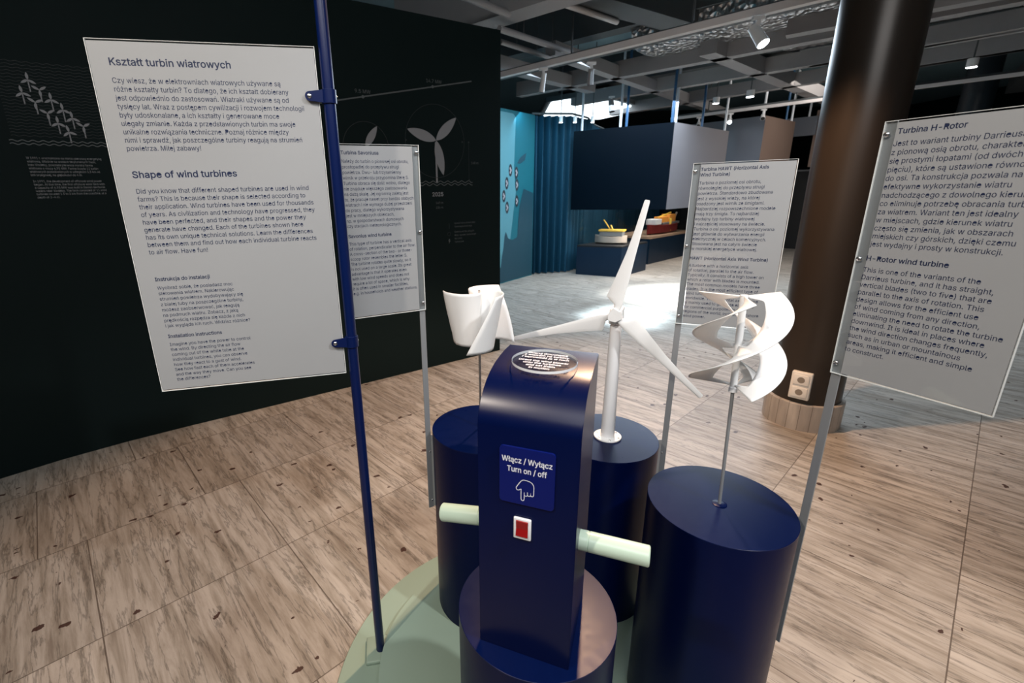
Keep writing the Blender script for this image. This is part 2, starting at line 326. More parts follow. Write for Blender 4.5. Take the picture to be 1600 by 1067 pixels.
# writing: letter outlines (advance, contours) packed as base-90 pairs, 400 units per em ----
GLYPHS = r''' /z
!/}/2/I/o/G1E/d1E/b/o/>/U/,/N/./H/2/D/7/C/>/D/E/H/K/N/O/U/Q/]/O/c/K/g/E/h/>/g/7/c/2/]/.
(0A/=/R0&/V0U/d1*/v1R021R/{1$/p0Q/k0&/o/]/z/402.c/v.c/f/$/[/D/T/c
)0A/=/=.c/P/5/[/^/`0&/[0Q/O1$/=1R/U1R/h1*/t0U/y0&/v/c/p/C/e/$/U.c
,/z/2/=.X/I/J/f/J/P.X
-1//20[060[/z/]/z/]06
./z/>/T/,/M/./G/2/C/7/B/>/C/E/G/K/M/O/T/Q/[/O/b/K/f/E/g/>/f/7/b/2/[/.
/08/2021O/J.j/4.j/v1O
01//F0//+/u/./c/8/T/G/J/[/C/v/A0:/C0X/J0s/T1-/c1</u1E0/1H0D1E0U1<0d1-0o0s0u0X0w0:0u/v0o/[0d/G0U/80D/./F0//B0</D0H/K0Q/W0X/h0]/}0_0:0]0R0X0g0Q0w0H1(0<1/0/12/|1//p1(/g0w/`0g/[0R/Z0:/[/}/`/h/g/W/p/K/|/D
11//2/M/./M/D0q/D0q/./50B1E0B/.0)/.0)1-/P0d/P1$/~1E
21//R/H/./H/A020/0E0E0P0W0T0j0S0t0O0|0I1(0A1.0-12/}11/t1-/l1&/g0z/c0q/b0f/H0f/J0w/P1+/Z17/h1@/x1F0.1H0?1F0N1A0[180e1,0k0y0m0j0i0S0Z0;0?/w/l/F0q/E0q/.
31//Y0+/+/t/-/d/2/U/:/J/E/C/S/?/d/Z/d/]/Y/b/Q/h/J/q/F0+/B0B/F0K/L0R/S0V/^0X/i0V/t0R/}0L0+0B0105060#07/n07/n0L0G1-/J1//J1E0j1E0j120-0H0=0G0O0B0_090i0-0p/y0r/i0p/W0i/H0^/<0O/30?/-
41//5/>/X/>/n071E0P1E/Y/q0z/p0z/X/40E/.0E/_0E/i0E0S0^0S0^/.
51//^0,/+/v/-/g/2/Y/;/O/F/I/S/F/c/`/c/b/Y/f/R/t/F0,/B08/C0B/H0K/O0R/X0V/d0W/p0V/|0Q0,0K060B0=070A0+0C/r0?/b06/I09/T1E0h1E0h1//k1//e0M/v0V000Y0=0X0J0T0U0N0_0F0g0<0m000p/~0q/p0o/^0i/L0^/?0O/40?/-
61//H0//+/x/-/h/4/Z/>/P/L/J/]/G/p/I0#/N04/f0]091E0U1E/t0I/}0O020R0C0P0R0J0`0@0i040o0$0q/n0n/[0h/K0^/>0P/40@/-/F0//A0:/C0C/G0L/N0R/W0V/b0W/n0V/z0R0)0L020C090:0=0/0>/~0=/u09/l02/f0*/b/z/a/n/b/b/f/W/l/N/u/G/~/C
71//5/U/.0U1-/G1//G1E0q1E0q1-/q/.
81//Z0//+/v/-/e/3/V/;/L/G/E/T/C/e/D/r/H/}/N0,/V04/a0:/l0>/_0E/S0O/L0^/J0m/L0|/R1./]19/i1A/x1F0/1H0?1F0N1A0[190f1.0l0|0n0m0k0^0e0O0Y0E0L0?0W0:0a040j0,0p/}0t/r0u/e0s/T0l/G0b/;0S/30B/-/F0//B0;/C0F/F0O/K0U/S0Y/[0[/f0Y/q0U/z0N0&0E0-0:010/02/}01/s0-/j0&/c/z/_/q/]/f/_/[/c/S/i/K/r/F/}/C/B0/0H0B0L0I0Q0O0X0R0b0T0k0S0u0O0}0I1)0B1.0/12/v1./n1)/i0}/e0u/d0k/e0b/i0X/o0Q/v0L
91//H0.1H0@1F0P1@0^150h1(0n0r0q0`0o0P0j0@0R/r0#/./c/.0D0*0;0$0+/}/u0#/f0*/X03/O0@/I0O/G0b/J0t/P1)/Z16/h1@/x1F/F0.12/~11/u1,/l1%/f0x/b0m/a0b/b0U/f0J/l0A/u0;/~070.050:070C0;0L0A0R0J0V0T0W0a0V0m0R0x0L1%0D1,0:11
?0d/S/d/l/d/o/h00/l09/r0@0&0K070Z0;0d0=0n0;0w081#0,1//v13/f1//X1#/T0w/S0l/90l/;0|/B1//K1:/W1B/f1G/v1H0,1G0:1A0F190N1.0T0|0V0n0T0^0N0P0F0F0:0<0,020#0%/|/n/>/q/,/i/./d/2/`/7/^/>/`/E/d/K/i/O/q/Q/x/O/}/K0%/E0(/>0%/7/}/2/x/.
A1:/9/5/.0$1E0B1E13/.0s/.0G0M0>0j04110)0i/{0M/P/./2/Z/h/Z/~0i/~0i/h
B10/G/F/./F1E041E0H1D0X1>0e160m1+0s0y0t0k0s0_0p0T0d0F0R0?0]0;0f060o0/0v0$0{/t0|/e0z/V0u/I0l/>0_/50L/007/./;/a/E06/E0J/G0X/N0a/X0c/f0b/p0^/y0W0$0N0+0D0/0700/a00/:/a0F030F0G0J0O0P0U0W0Y0`0Z0j0X0v0Q1%0E1,041//a1/
C1F/`0?/+0%/./k/8/X/G/J/]/A/w/>0:/A0X/J0r/X1,/k1;0%1E0?1H0]1D0j1>0v161$1-1-0|130o170`0x0`0q0s0d1$0R1.0?100-1./x1&/k0v/a0g/Z0R/W0:/Z/}/a/i/k/X/y/M0-/F0?/C0R/F0d/N0q/]0x/o17/o13/`1-/R1$/G0v/=0j/50]/00N/,
D1C/L0,/./T/./T/E0*/E0A/G0S/N0b/Z0m/k0s/~0u0:0s0Q0m0e0c0u0T1$0B1,0,1//S1//S1E0.1E0J1B0b190u1+1&0q100W130:10/x1&/^0t/I0a/:0H/1/2/a1E/a/./F/./F1E
E0|/:/F/./F1E0j1E0j1//a1//a0F0c0F0c0//a0//a/E0k/E0k/.
F0y/8/F/./F1E0i1E0i1//a1//a0C0_0C0_0,/a0,/a/.
G1J/d0?/+0%/./k/8/W/G/J/]/A/w/>0:/A0X/J0r/W1,/k1;0$1E0>1H0N1G0]1C0j1>0v161$1,1.0|140o180`0x0`0p0r0c1$0R1-0>100-1./x1&/k0v/a0g/Z0R/W0:/Z/}/a/i/k/X/y/M0./F0?/C0P/E0_/J0k/S0s/`0y/o0{0#0E0#0E0:190:190#16/h1./R0|/B0l/60V/.
H1I/:/F/./F1E/a1E/a0H0r0H0r1E111E11/.0r/.0r01/a01/a/.
I0L/:/:/./:/E/^/E/^1//:1//:1E0@1E0@1//x1//x/E0@/E0@/.
J0t/D/y/+/a///L/;/?/N/;/i/;/t/U/t/U/i/W/X/`/L/k/D/y/B0,/D07/L0>/X0A/i0A1E0[1E0[/i0V/N0J/;06//
K15/6/X/i/X0*/g0</u0M0)0_0f1E1-1E000B/5/F/./F1E/a1E/a0Z/a0./a/|/a/./20j/./z0<0/0P1-/.
L0r/4/F/./F1E/a1E/a/E0e/E0e/.
M1v/S/F/./F1E/l1E0C/z0G/o0L/`0Q/P0R/L0S/O0X/_0^/n0b/z191E1^1E1^/.1D/.1D0H1D0W1D0h1D0z1E111A0y1;0f150U100H0^/.0F/./s0H/o0T/i0e/c0x/_1(/_0{/_0j/`0W/`0H/`/.
N1K/D/F/./F1E/e1E0^/x0f/k0p/Y0v/M0u/Y0u/n0u/}0u1E131E13/.0p/.0$0H/v0X/j0m/_1$/`0n/a0W/a0H/a/.
O1O/F0?/+0%/./k/8/X/G/J/]/A/w/>0:/A0X/J0r/X1,/k1;0%1E0?1H0X1E0n1;1%1,140r1<0X1?0:1</w14/]1%/G0n/80X/./F0?/C0P/E0a/L0n/X0x/i1#/}1%0:1#0R0x0g0n0w0a1&0P1.0?100-1./y1&/k0w/a0g/Z0R/W0:/Z/}/a/i/k/X/y/L0-/E
P1,/?/F/./F1E021E0H1C0Y1=0g130q1%0w0q0x0`0w0N0q0>0g010Y0&0H/{02/y/a/y/a/.
Q1O/606/o0Q/o0i/P0n/H15.v0u.v0_/90X/@/F0?/+0%/./k/8/X/G/J/]/A/w/>0:/A0X/J0r/X1,/k1;0%1E0?1H0X1E0n1;1%1,140r1<0X1?0:1</w14/]1%/G0n/80X/./F0?/C0P/E0a/L0n/X0x/i1#/}1%0:1#0R0x0g0n0w0a1&0P1.0?100-1./y1&/k0w/a0g/Z0R/W0:/Z/}/a/i/k/X/y/L0-/E
R1./?/F/./F1E021E0H1C0Y1=0h140q1&0w0s0y0b0w0P0q0A0h040Y0+0H0$02/~/a/~/a/./20b/.00000M001$/.
S1-/q0-/*/t/,/b/2/R/:/H/F/@/T/=/f/X/f/Z/Z/`/Q/h/J/r/E0-/B0;/C0F/F0P/K0X/S0^/]0_/g0^/p0Y/w0J0%060-/x04/b0</P0H/F0V/C0j/E0z/L1-/W19/f1A/w1F0/1H0B1F0R1A0a190l1-0s0{0u0l0[0l0W0z0M1)0?1/0.11/}10/r1-/i1(/b0|/^0t/]0k/_0b/c0Y/s0O0)0I0>0D0Q0=0d030s/~0w/s0x/f0v/V0p/G0e/;0U/20C/,
T1-/6/;1//;1E0|1E0|1/0;1/0;/./|/./|1/
U1I/L0</+0$/-/m/4/]/?/P/N/H/`/F/t/F1E/a1E/a/v/b/h/g/[/o/Q/z/I0,/D0</C0K/D0X/I0d/Q0l/[0p/h0r/v0r1E111E11/t1./`1&/N0v/?0f/40R/-
V1:/90%/./51E/P1E/|0%0*/f04/B0?/f0H0%0s1E131E0C/.
W22/K/m/./51E/O1E/p/}/u/i/z/S/}/F0#/S0)/i0./}0N1E0m1E13/}18/i1</S1?/F1B/S1F/i1K/}1l1E2,1E1N/.10/.0h0U0b0r0^1)0Z0s0S0U00/.
X18/F/5/.0#0=/:1E/X1E/v0u0%0e0-0X030M090W0A0e0K0u0j1E1,1E0C0=10/.0n/.0I/c0?/q08/}030+0./~0%/q/x/c/S/.
Y17/;0$/.0$0&/51E/R1E/|0_0-0I020<080I0D0_0m1E101E0?0&0?/.
Z1)/@/?/./?/A0A0o0N1%0U100F1/0-1//>1//>1E0t1E0t13/r/b/e/N/]/D/l/E0*/E0u/E0u/.
a0q/V/o/+/a/,/T/0/I/7/A/@/</K/:/Y/;/f/?/o/E/w/M/|/a0(/v0,010/0>020A050B0:0?0K040U/}0X/k0U/^0L/V0B/>0H/E0U/M0_/X0f/d0k/}0o040m0F0e0N0^0U0T0Y0H0[090[/.0C/.0C/C09/80*/./@/s/@0$/A0//E07/L0=/S0A/]0B/f0B/{0</x01/u0#/s/u/r/e/n/W/g/T/a/S/X/W/K/c/C
b1#/G00/+/~/,/t/0/f/:/^/E/[/./C/./C1E/[1E/[0T/f0_/t0j/~0n000o0B0l0Q0e0_0Y0i0I0o060q/{0o/d0i/P0_/@0Q/40B/-/F0,/A09/C0D/H0L/Q0R/^0V/k0W/{0V0/0R0<0L0H0D0Q090V0,0X/z0V/o0Q/g0H/a0=/]00/[/{/]/k/a/]/g/Q/p/H/z/C
c0s/X0&/+/o/-/^/5/O/@/D/P/>/d/</z/>05/D0H/O0X/^0e/o0l0&0o0<0l0N0c0]0U0f0C0M0=0H0H0@0P050V0&0X/t0V/i0P/`0G/Y0;/V0./U/z/V/k/Y/^/`/Q/i/H/t/C0&/A05/C0@/H0I/Q0N/^0f/W0]/D0N/70</.
d1#/G/}/+/k/-/[/4/N/@/D/P/>/d/</{/>06/D0I/N0Y/[0e/k0l/}0o0/0n090j0G0_0N0T0P1E0j1E0j/.0Q/.0Q/E0G/:09/00//,/F0%/A03/C0=/H0F/Q0L/]0O/k0Q/{0O000L0=0F0H0=0Q030V0%0X/t0V/i0Q/`0H/Y0</V0//U/{/V/k/Y/^/a/Q/i/H/t/C
e0w/S0)/+/o/-/^/5/O/@/D/P/>/d/</z/>05/D0H/N0X/]0e/n0l0%0o0>0k0J0e0T0]0]0R0d0E0h050i/}0i/s/T/s/V/f/Z/X/b/N/k/G/w/B0)/@09/C0F/K0N/X0g/R0b/G0Z/>0Q/60E/008/,
f09/20/0m0/0W/10W/10m/?/N/./N1&/P13/T1</[1D/e1J/z1N0-1M051J0/150*17/}18/s16/m12/i1+/h0|/h/.
g1#/Y0&.L/r.M/e.P/O.]/B.m/W.y/`.o/m.f0&.b08.d0E.k0N.v0Q/,0Q/I0N/I0G/?09/40//1/}/0/l/2/[/9/N/C/D/R/>/e/</{/>06/D0I/N0Y/[0e/l0l/}0o0/0n090j0G0_0O0T0Q0m0j0m0j/*0h.s0a.e0V.Y0H.R08.M/F0%/F03/G0=/L0F/T0L/_0P/m0Q/|0P000L0>0F0I0>0Q030V0%0X/t0V/i0Q/a0H/Y0=/V00/U/|/V/m/Y/`/a/T/i/L/t/G
h0y/J/[0//[/./C/./C1E/[1E/[0P/`0Y/l0f/z0m0/0o0=0m0J0h0T0`0]0T0b0F0d040d/.0J/.0J020H0B0A0N060U0(0X/y0V/o0S/h0M/b0E/^0;
i/r/2/C/./C0m/[0m/[/./>/O1+/I1,/D10/@15/?1;/@1B/D1G/I1J/O1K/V1J/]1G/`1B/b1;/`15/]10/V1,
j/r/>/C0m/[0m/[.}/Z.p/W.e/P.[/H.T/=.P/0.O/*.O/*.f//.f/8.h/>.l/B.t/C.}/>/O1+/I1,/C10/@15/>1;/@1B/C1G/I1J/O1K/V1J/[1G/`1B/a1;/`15/[10/V1,
k0m/5/Z/f/Z0)/_0)0F0m0e0m/y0#/v0#/2/C/./C1E/[1E/[/./20J/./j/y/{0/0j/.
l/{/=/g/-/V///L/6/E/A/C/P/C1E/[1E/[/U/_/G/c/D/i/C/o/C/s/D/w///p/.
m1o/]/C/./C0m/[0m/[0J/^0U/d0_/t0k0,0o0;0m0G0e0P0Y0S0N0U0T0[0^0m0k1)0o150n1A0j1K0c1R0W1W0J1Y0:1Y/.1@/.1@091>0H170Q1-0V0|0X0s0W0k0T0_0H0Z070Z/.0B/.0B0<0@0G090P000V0#0X/n0T/g0O/a0H/^0>/[03/[/.
n0y/J/[0//[/./C/./C0m/[0m/[0P/`0Y/l0f/z0m0/0o0=0m0J0h0T0`0]0T0b0F0d040d/.0J/.0J020H0B0A0N060U0(0X/y0V/o0S/h0M/b0E/^0;
o0{/F0&/+/o/-/^/5/O/@/D/P/>/d/</z/>05/D0H/O0X/^0e/o0l0&0o0:0l0K0e0Y0X0e0H0k050m/z0k/d0e/P0Y/@0K/50:/-/F0&/A05/C0@/H0I/Q0O/^0R/k0T/z0R0.0O0;0I0G0@0P050V0&0X/t0V/i0P/`0G/Y0;/V0./U/z/V/k/Y/^/`/Q/i/H/t/C
p1#/G/C.O/C0m/[0m/[0T/f0_/t0j/~0n000o0B0l0Q0e0_0Y0i0I0o060q/{0o/d0i/P0_/@0Q/40B/-00/+/~/,/t/0/f/:/^/E/[.O/F0,/A09/C0D/H0L/Q0R/^0V/k0W/{0V0/0R0<0L0H0D0Q090V0,0X/z0V/o0Q/g0H/a0=/]00/[/{/]/k/a/]/g/Q/p/H/z/C
q1#/G0j.O0P.O0P/E0G/:09/00//,/}/+/k/-/[/4/N/@/D/P/>/d/</{/>06/D0I/N0Y/[0e/k0l/}0o0/0n090j0G0_0O0T0Q0m0j0m/F0%/A03/C0=/H0F/Q0L/]0O/k0Q/{0O000L0=0F0H0=0Q030V0%0X/t0V/i0Q/`0H/Y0</V0//U/{/V/k/Y/^/a/Q/i/H/t/C
r0</B/C/./C0m/[0m/[0T/c0`/l0h/w0m0)0o000o050n050U000V0&0V/x0U/o0R/g0M/a0E/^0=/[03/[/.
s0g/i/x/+/i/,/[///P/5/G/=/@/G/</T/T/Y/X/N/a/F/k/B/x/@0+/B06/G0=/N0?/W0>/_0:/e03/j0)/m/k/s/X/y/K0&/C03/A0B/C0N/H0Y/Q0b/]0i/k0m/z0o0-0n0:0j0D0d0L0]0V0H0?0C0;0K050R0,0W/z0Y/m0W/c0S/]0L/Y0C/[0;/a05/t0-000(0B/|0N/t0V/h0X/Y0W/L0Q/A0H/80</10-/,
t0//20%0m0%0W/10W/10m/>/H16/a16/a/U/b/L/e/G/k/C/s/B/y/B0$/C0)///|/-/r/,/a///S/7/K/C/H/S
u0y/J/x/,/j/./]/2/R/:/J/E/E/T/C/g/C0m/[0m/[/i/_/X/f/L/q/E0#/B0./C08/G0?/M0E/U0I/`0J/l0J0m0d0m0d/.0K/.0K/K0F/A0;/50-/.
v0q/9/p/./50m/P0m/q/m/z/Q/}/E0$/Q0./m0N0m0j0m0//.
w1^/I/f/./70m/Q0m/d0)/m/f/s/H/y/e0%0)090m0S0m0f0)0n/e0t/H0z/e1&0)1:0m1T0m1%/.0h/.0T/t0N0.0H0D0F0P0C0D0=0.07/t/~/.
x0l/:/6/./k/{/90m/V0m/{050E0m0b0m0//{0d/.0G/./z/g/S/.
y0q/C/A.Q/G.g/K.f/X.e/c.k/k.{/p/-/50m/P0m/q/m/z/Q/}/F0$/Q0./m0N0m0j0m0%.r/v.^/g.R/S.N/H.O
z0m/8/?/./?/@0:0T/A0U/A0m0Y0m0Y0X/a/F0[/E0[/.
ó0{/F0&/+/o/-/^/5/O/@/D/P/>/d/</z/>05/D0H/O0X/^0e/o0l0&0o0:0l0K0e0Y0X0e0H0k050m/z0k/d0e/P0Y/@0K/50:/-/F0&/A05/C0@/H0I/Q0O/^0R/k0T/z0R0.0O0;0I0G0@0P050V0&0X/t0V/i0P/`0G/Y0;/V0./U/z/V/k/Y/^/`/Q/i/H/t/C/2/w1%0/1N0K1N001%
ą0q/V/o/+/a/,/T/0/I/7/A/@/</K/:/Y/;/f/?/o/E/w/M/|/a0(/v0,010/0>020A050B0:0?0K040U/}0X/k0U/^0L/V0B/>0H/E0U/M0_/X0f/d0k/}0o040m0F0e0N0^0U0T0Y0H0[090[/.0C/.0C/C09/80*/./@/s/@0$/A0//E07/L0=/S0A/]0B/f0B/{0</x01/u0#/s/u/r/e/n/W/g/T/a/S/X/W/K/c/C/@0K.N0?.P05.U0..^0+.i0-.s01.{0B/00[/.0K.|0F.v0D.n0G.f0O.c0V.e0].g0d.T0Y.P
ć0s/X0&/+/o/-/^/5/O/@/D/P/>/d/</z/>05/D0H/O0X/^0e/o0l0&0o0<0l0N0c0]0U0f0C0M0=0H0H0@0P050V0&0X/t0V/i0P/`0G/Y0;/V0./U/z/V/k/Y/^/`/Q/i/H/t/C0&/A05/C0@/H0I/Q0N/^0f/W0]/D0N/70</./2/w1%0/1N0K1N001%
ę0w/S0)/+/o/-/^/5/O/@/D/P/>/d/</z/>05/D0H/N0X/]0e/n0l0%0o0>0k0J0e0T0]0]0R0d0E0h050i/}0i/s/T/s/V/f/Z/X/b/N/k/G/w/B0)/@09/C0F/K0N/X0g/R0b/G0Z/>0Q/60E/008/,/B0L.M0?.N05.S0..]0,.h0-.r01.|08/+0?/50g/R0^/=0R/,0H.y0D.m0G.e0P.b0W.c0].f0d.S0Y.O
ł0&/=/k/-/[///P/6/J/A/H/P/H1E/a1E/a/U/d/G/g/D/n/C/t/C/w/D/|///t/./2/10./10D/x0n/x0W
ń0y/J/[0//[/./C/./C0m/[0m/[0P/`0Y/l0f/z0m0/0o0=0m0J0h0T0`0]0T0b0F0d040d/.0J/.0J020H0B0A0N060U0(0X/y0V/o0S/h0M/b0E/^0;/2/v1%0.1N0J1N0/1%
Ś1-/q0-/*/t/,/b/2/R/:/H/F/@/T/=/f/X/f/Z/Z/`/Q/h/J/r/E0-/B0;/C0F/F0P/K0X/S0^/]0_/g0^/p0Y/w0J0%060-/x04/b0</P0H/F0V/C0j/E0z/L1-/W19/f1A/w1F0/1H0B1F0R1A0a190l1-0s0{0u0l0[0l0W0z0M1)0?1/0.11/}10/r1-/i1(/b0|/^0t/]0k/_0b/c0Y/s0O0)0I0>0D0Q0=0d030s/~0w/s0x/f0v/V0p/G0e/;0U/20C/,/2/}1Y062&0Q2&061Y
ś0g/i/x/+/i/,/[///P/5/G/=/@/G/</T/T/Y/X/N/a/F/k/B/x/@0+/B06/G0=/N0?/W0>/_0:/e03/j0)/m/k/s/X/y/K0&/C03/A0B/C0N/H0Y/Q0b/]0i/k0m/z0o0-0n0:0j0D0d0L0]0V0H0?0C0;0K050R0,0W/z0Y/m0W/c0S/]0L/Y0C/[0;/a05/t0-000(0B/|0N/t0V/h0X/Y0W/L0Q/A0H/80</10-/,/2/o1%0&1N0B1N0(1%
ź0m/8/?/./?/@0:0T/A0U/A0m0Y0m0Y0X/a/F0[/E0[/./2/o1%0&1N0B1N0(1%
ż0m/8/?/./?/@0:0T/A0U/A0m0Y0m0Y0X/a/F0[/E0[/./>/z1+/s1,/n10/j15/i1;/j1B/n1G/s1J/z1K0$1J0+1G0/1B001;0/150+100$1,'''
AL = ''.join(chr(i) for i in range(35, 127) if chr(i) not in "\\'")
AI = {c: i for i, c in enumerate(AL)}
GL = {}
EM = 1.41 / 400
def area2(c): return sum(c[i - 1][0] * c[i][1] - c[i][0] * c[i - 1][1] for i in range(len(c)))
def inside(p, c):
    r = False
    for i in range(len(c)):
        (x1, y1), (x2, y2) = c[i - 1], c[i]
        if (y1 > p[1]) != (y2 > p[1]) and p[0] < (x2 - x1) * (p[1] - y1) / (y2 - y1) + x1: r = not r
    return r
def fatten(c, d):
    out = []
    for i in range(len(c)):
        p0, p1, p2 = Vector(c[i - 1]), Vector(c[i]), Vector(c[(i + 1) % len(c)])
        a_, b_ = (p1 - p0).normalized(), (p2 - p1).normalized(); n1, n2 = Vector((-a_.y, a_.x)), Vector((-b_.y, b_.x))
        q = p1 + (n1 + n2) * (d / max(.45, 1 + n1.dot(n2))); out.append((q.x, q.y))
    return out
for ln in GLYPHS.split('\n'):
    v = [AI[ln[i]] * 90 + AI[ln[i + 1]] - 1000 for i in range(1, len(ln) - 1, 2)]
    cs, i = [], 1
    while i < len(v):
        n = v[i]; cs.append([(v[i + 1 + 2 * k] * EM, v[i + 2 + 2 * k] * EM) for k in range(n)]); i += 1 + 2 * n
    GL[ln[0]] = (v[0] * EM, cs)
FILL = {}
def glyph_fill(ch, bold):
    if (ch, bold) in FILL: return FILL[ch, bold]
    V, T = [], []; cs = GL[ch][1]
    for o in [c for c in cs if area2(c) < 0]:
        grp = [fatten(o, bold)] + [fatten(h, bold) for h in cs if area2(h) > 0 and inside(h[0], o)]
        tri = tessellate_polygon([[Vector((x, y, 0)) for x, y in c] for c in grp]); k0 = len(V)
        for c in grp: V += c
        T += [tuple(k0 + q for q in t) for t in tri]
    FILL[ch, bold] = (V, T); return V, T
def line_width(t, size): return sum(GL[c][0] for c in t) * size
def text_mesh(body, size, spacing, bold=0.0, align='LEFT', fit=None, target=None):
    xs = target / line_width(fit, size) if fit else 1.0
    V, F = [], []
    for k, t in enumerate(body.split('\n')):
        x = -line_width(t, size) / 2 if align == 'CENTER' else 0.0
        for ch in t:
            gv, gt = glyph_fill(ch, bold); k0 = len(V)
            V += [(x + px * size, py * size - k * spacing, 0) for px, py in gv]; F += [tuple(k0 + q for q in t_) for t_ in gt]
            x += GL[ch][0] * size
    me = bpy.data.meshes.new('writing'); me.from_pydata(V, [], F); me.update()
    return me, xs
def writing(name, body, x0, z0, size, spacing, m, parent, y, bold=0.0, align='LEFT', fit=None, target=None, f=None):
    me, xs = text_mesh(body, size, spacing, bold, align, fit, target)
    for v in me.vertices:
        x, z = v.co.x * xs + x0, v.co.y + z0
        v.co = f(x, z) if f else (x, y, z)
    me.materials.clear(); me.name = name
    return link(name, me, m, parent)

# ------------------------------------------------------------------ the setting
bm = bmesh.new(); box(bm, (-9, -4, -0.1), (16, 18, 0)); tag(obj('floor', bm, M['floor']), kind='structure')
bm = bmesh.new(); box(bm, (-9, -4, 4.1), (16, 18, 4.2)); tag(obj('ceiling', bm, M['ceiling']), kind='structure')

WP = [(.467, 4.687), (-.0816, 4.336), (-.9484, 3.786), (-1.6047, 3.372), (-1.99, 3.132), (-2.3146, 2.9166), (-2.59, 2.704), (-2.81, 2.495), (-3.0, 2.27), (-3.2, 1.97), (-3.38, 1.6), (-3.5, 1.2), (-3.6, .6), (-3.65, -.2), (-3.65, -1.2)]
WP = [Vector(p) for p in WP]
WS = [0.0]
for a, b in zip(WP, WP[1:]): WS.append(WS[-1] + (b - a).length)
WN = []
for i in range(len(WP)):
    t = (WP[min(i + 1, len(WP) - 1)] - WP[max(i - 1, 0)]).normalized(); WN.append(Vector((-t.y, t.x)))   # towards the hall
def wallpt(s, z, off=0.0):
    i = 0
    while i < len(WS) - 2 and s > WS[i + 1]: i += 1
    u = (s - WS[i]) / (WS[i + 1] - WS[i]); p = WP[i].lerp(WP[i + 1], u); n = WN[i].lerp(WN[i + 1], max(0, min(1, u))).normalized()
    return (p.x + n.x * off, p.y + n.y * off, z)
WALLH = 2.97
bm = bmesh.new(); rows = []
for p, n in zip(WP, WN):
    q = p - n * .14
    rows.append([bm.verts.new((p.x, p.y, 0)), bm.verts.new((p.x, p.y, WALLH)), bm.verts.new((q.x, q.y, WALLH)), bm.verts.new((q.x, q.y, 0))])
for A, B in zip(rows, rows[1:]):
    for i in range(4): bm.faces.new((A[i], B[i], B[(i + 1) % 4], A[(i + 1) % 4]))
bm.faces.new(rows[0][::-1]); bm.faces.new(rows[-1])
wall_left = tag(obj('wall_left', bm, M['wall'], smooth=True, angle=30), kind='structure')

OFF = .0025
def WF(off=OFF): return lambda x, z: wallpt(-x, z, off)      # x grows to the right as the visitor sees it
def leaf(cx, cz, tx, tz, wd, n=14):
    d = Vector((tx - cx, tz - cz)); L_ = d.length; d.normalize(); nn = Vector((-d.y, d.x)); up, dn = [], []
    for i in range(n + 1):
        t = i / n; w_ = wd * (math.sin(PI * t ** .9) ** .8) / 2 if 0 < t < 1 else 0
        c = Vector((cx, cz)) + d * L_ * t; up.append(c + nn * w_); dn.append(c - nn * w_)
    return up + dn[::-1][1:-1]
def poly(bm, pts, f): bm.faces.new([bm.verts.new(f(*p)) for p in pts])
def circle_pts(cx, cz, r, n=64): return [(cx + r * math.cos(2 * PI * i / n), cz + r * math.sin(2 * PI * i / n)) for i in range(n + 1)]
def wave_pts(x0, x1, z, amp, wl):
    n = int((x1 - x0) / wl * 10); return [(x0 + (x1 - x0) * i / n, z + amp * math.sin(2 * PI * (x1 - x0) * i / n / wl)) for i in range(n + 1)]
# big turbine drawing
bm = bmesh.new()
for tx, tz in ((-.976, 2.125), (-.492, 2.236), (-.638, 1.762)): poly(bm, leaf(-.702, 2.045, tx, tz, .085), WF())
poly(bm, [(-.715, 2.03), (-.698, 2.03), (-.698, 1.70), (-.715, 1.70)], WF(.002))
obj('turbine_drawing', bm, M['grey_ink'], wall_left)
bm = bmesh.new(); ribbon(bm, circle_pts(-.705, 2.035, .293), .004, WF()); obj('rotor_circle', bm, M['faint_ink'], wall_left)
bm = bmesh.new()
for z in (1.706, 1.684): ribbon(bm, wave_pts(-.99, -.327, z, .008, .075), .006, WF())
obj('wave_lines', bm, M['grey_ink_dim'], wall_left)
bm = bmesh.new(); ribbon(bm, [(-1.75, 2.255), (-1.567, 2.292), (-.718, 2.458), (-.323, 2.536)], .010, WF())
for x, z in ((-1.344, 2.335), (-.718, 2.459)): poly(bm, circle_pts(x, z, .012, 16)[:-1], WF(.003))
obj('growth_line', bm, M['grey_ink_dim'], wall_left)
bm = bmesh.new(); poly(bm, leaf(-1.352, 1.975, -1.244, 2.131, .06), WF()); poly(bm, leaf(-1.352, 1.975, -1.50, 1.91, .06), WF()); poly(bm, leaf(-1.352, 1.975, -1.30, 1.79, .06), WF())
obj('turbine_drawing', bm, M['grey_ink'], wall_left)
bm = bmesh.new(); ribbon(bm, circle_pts(-1.345, 1.968, .193), .004, WF()); obj('rotor_circle', bm, M['faint_ink'], wall_left)
bm = bmesh.new()
for x, z in ((-.992, 2.039), (-.432, 2.041), (-.363, 2.041)): poly(bm, circle_pts(x, z, .008, 12)[:-1], WF())
poly(bm, [(-.373, 1.712), (-.353, 1.712), (-.363, 1.735)], WF()); ribbon(bm, [(-.363, 2.03), (-.363, 1.735)], .003, WF())
obj('dimension_marks', bm, M['faint_ink'], wall_left)
def wtext(name, body, x, z, size, sp_, m=M['grey_ink_dim'], bold=0.0, fit=None, target=None):
    return writing(name, body, x, z, size, sp_, m, wall_left, 0, bold, 'LEFT', fit, target, WF())
wtext('power_label', '9.5 MW', -1.409, 2.36, .036, .04)
wtext('power_label', '14.7 MW', -.782, 2.488, .036, .04)
wtext('year_text', '2025', -.761, 1.586, .046, .05, M['grey_ink'], .03)
wtext('size_text', '149 m\n236 m', -.728, 1.520, .026, .041)
wtext('size_text', '168 m', -.342, 1.858, .028, .03)
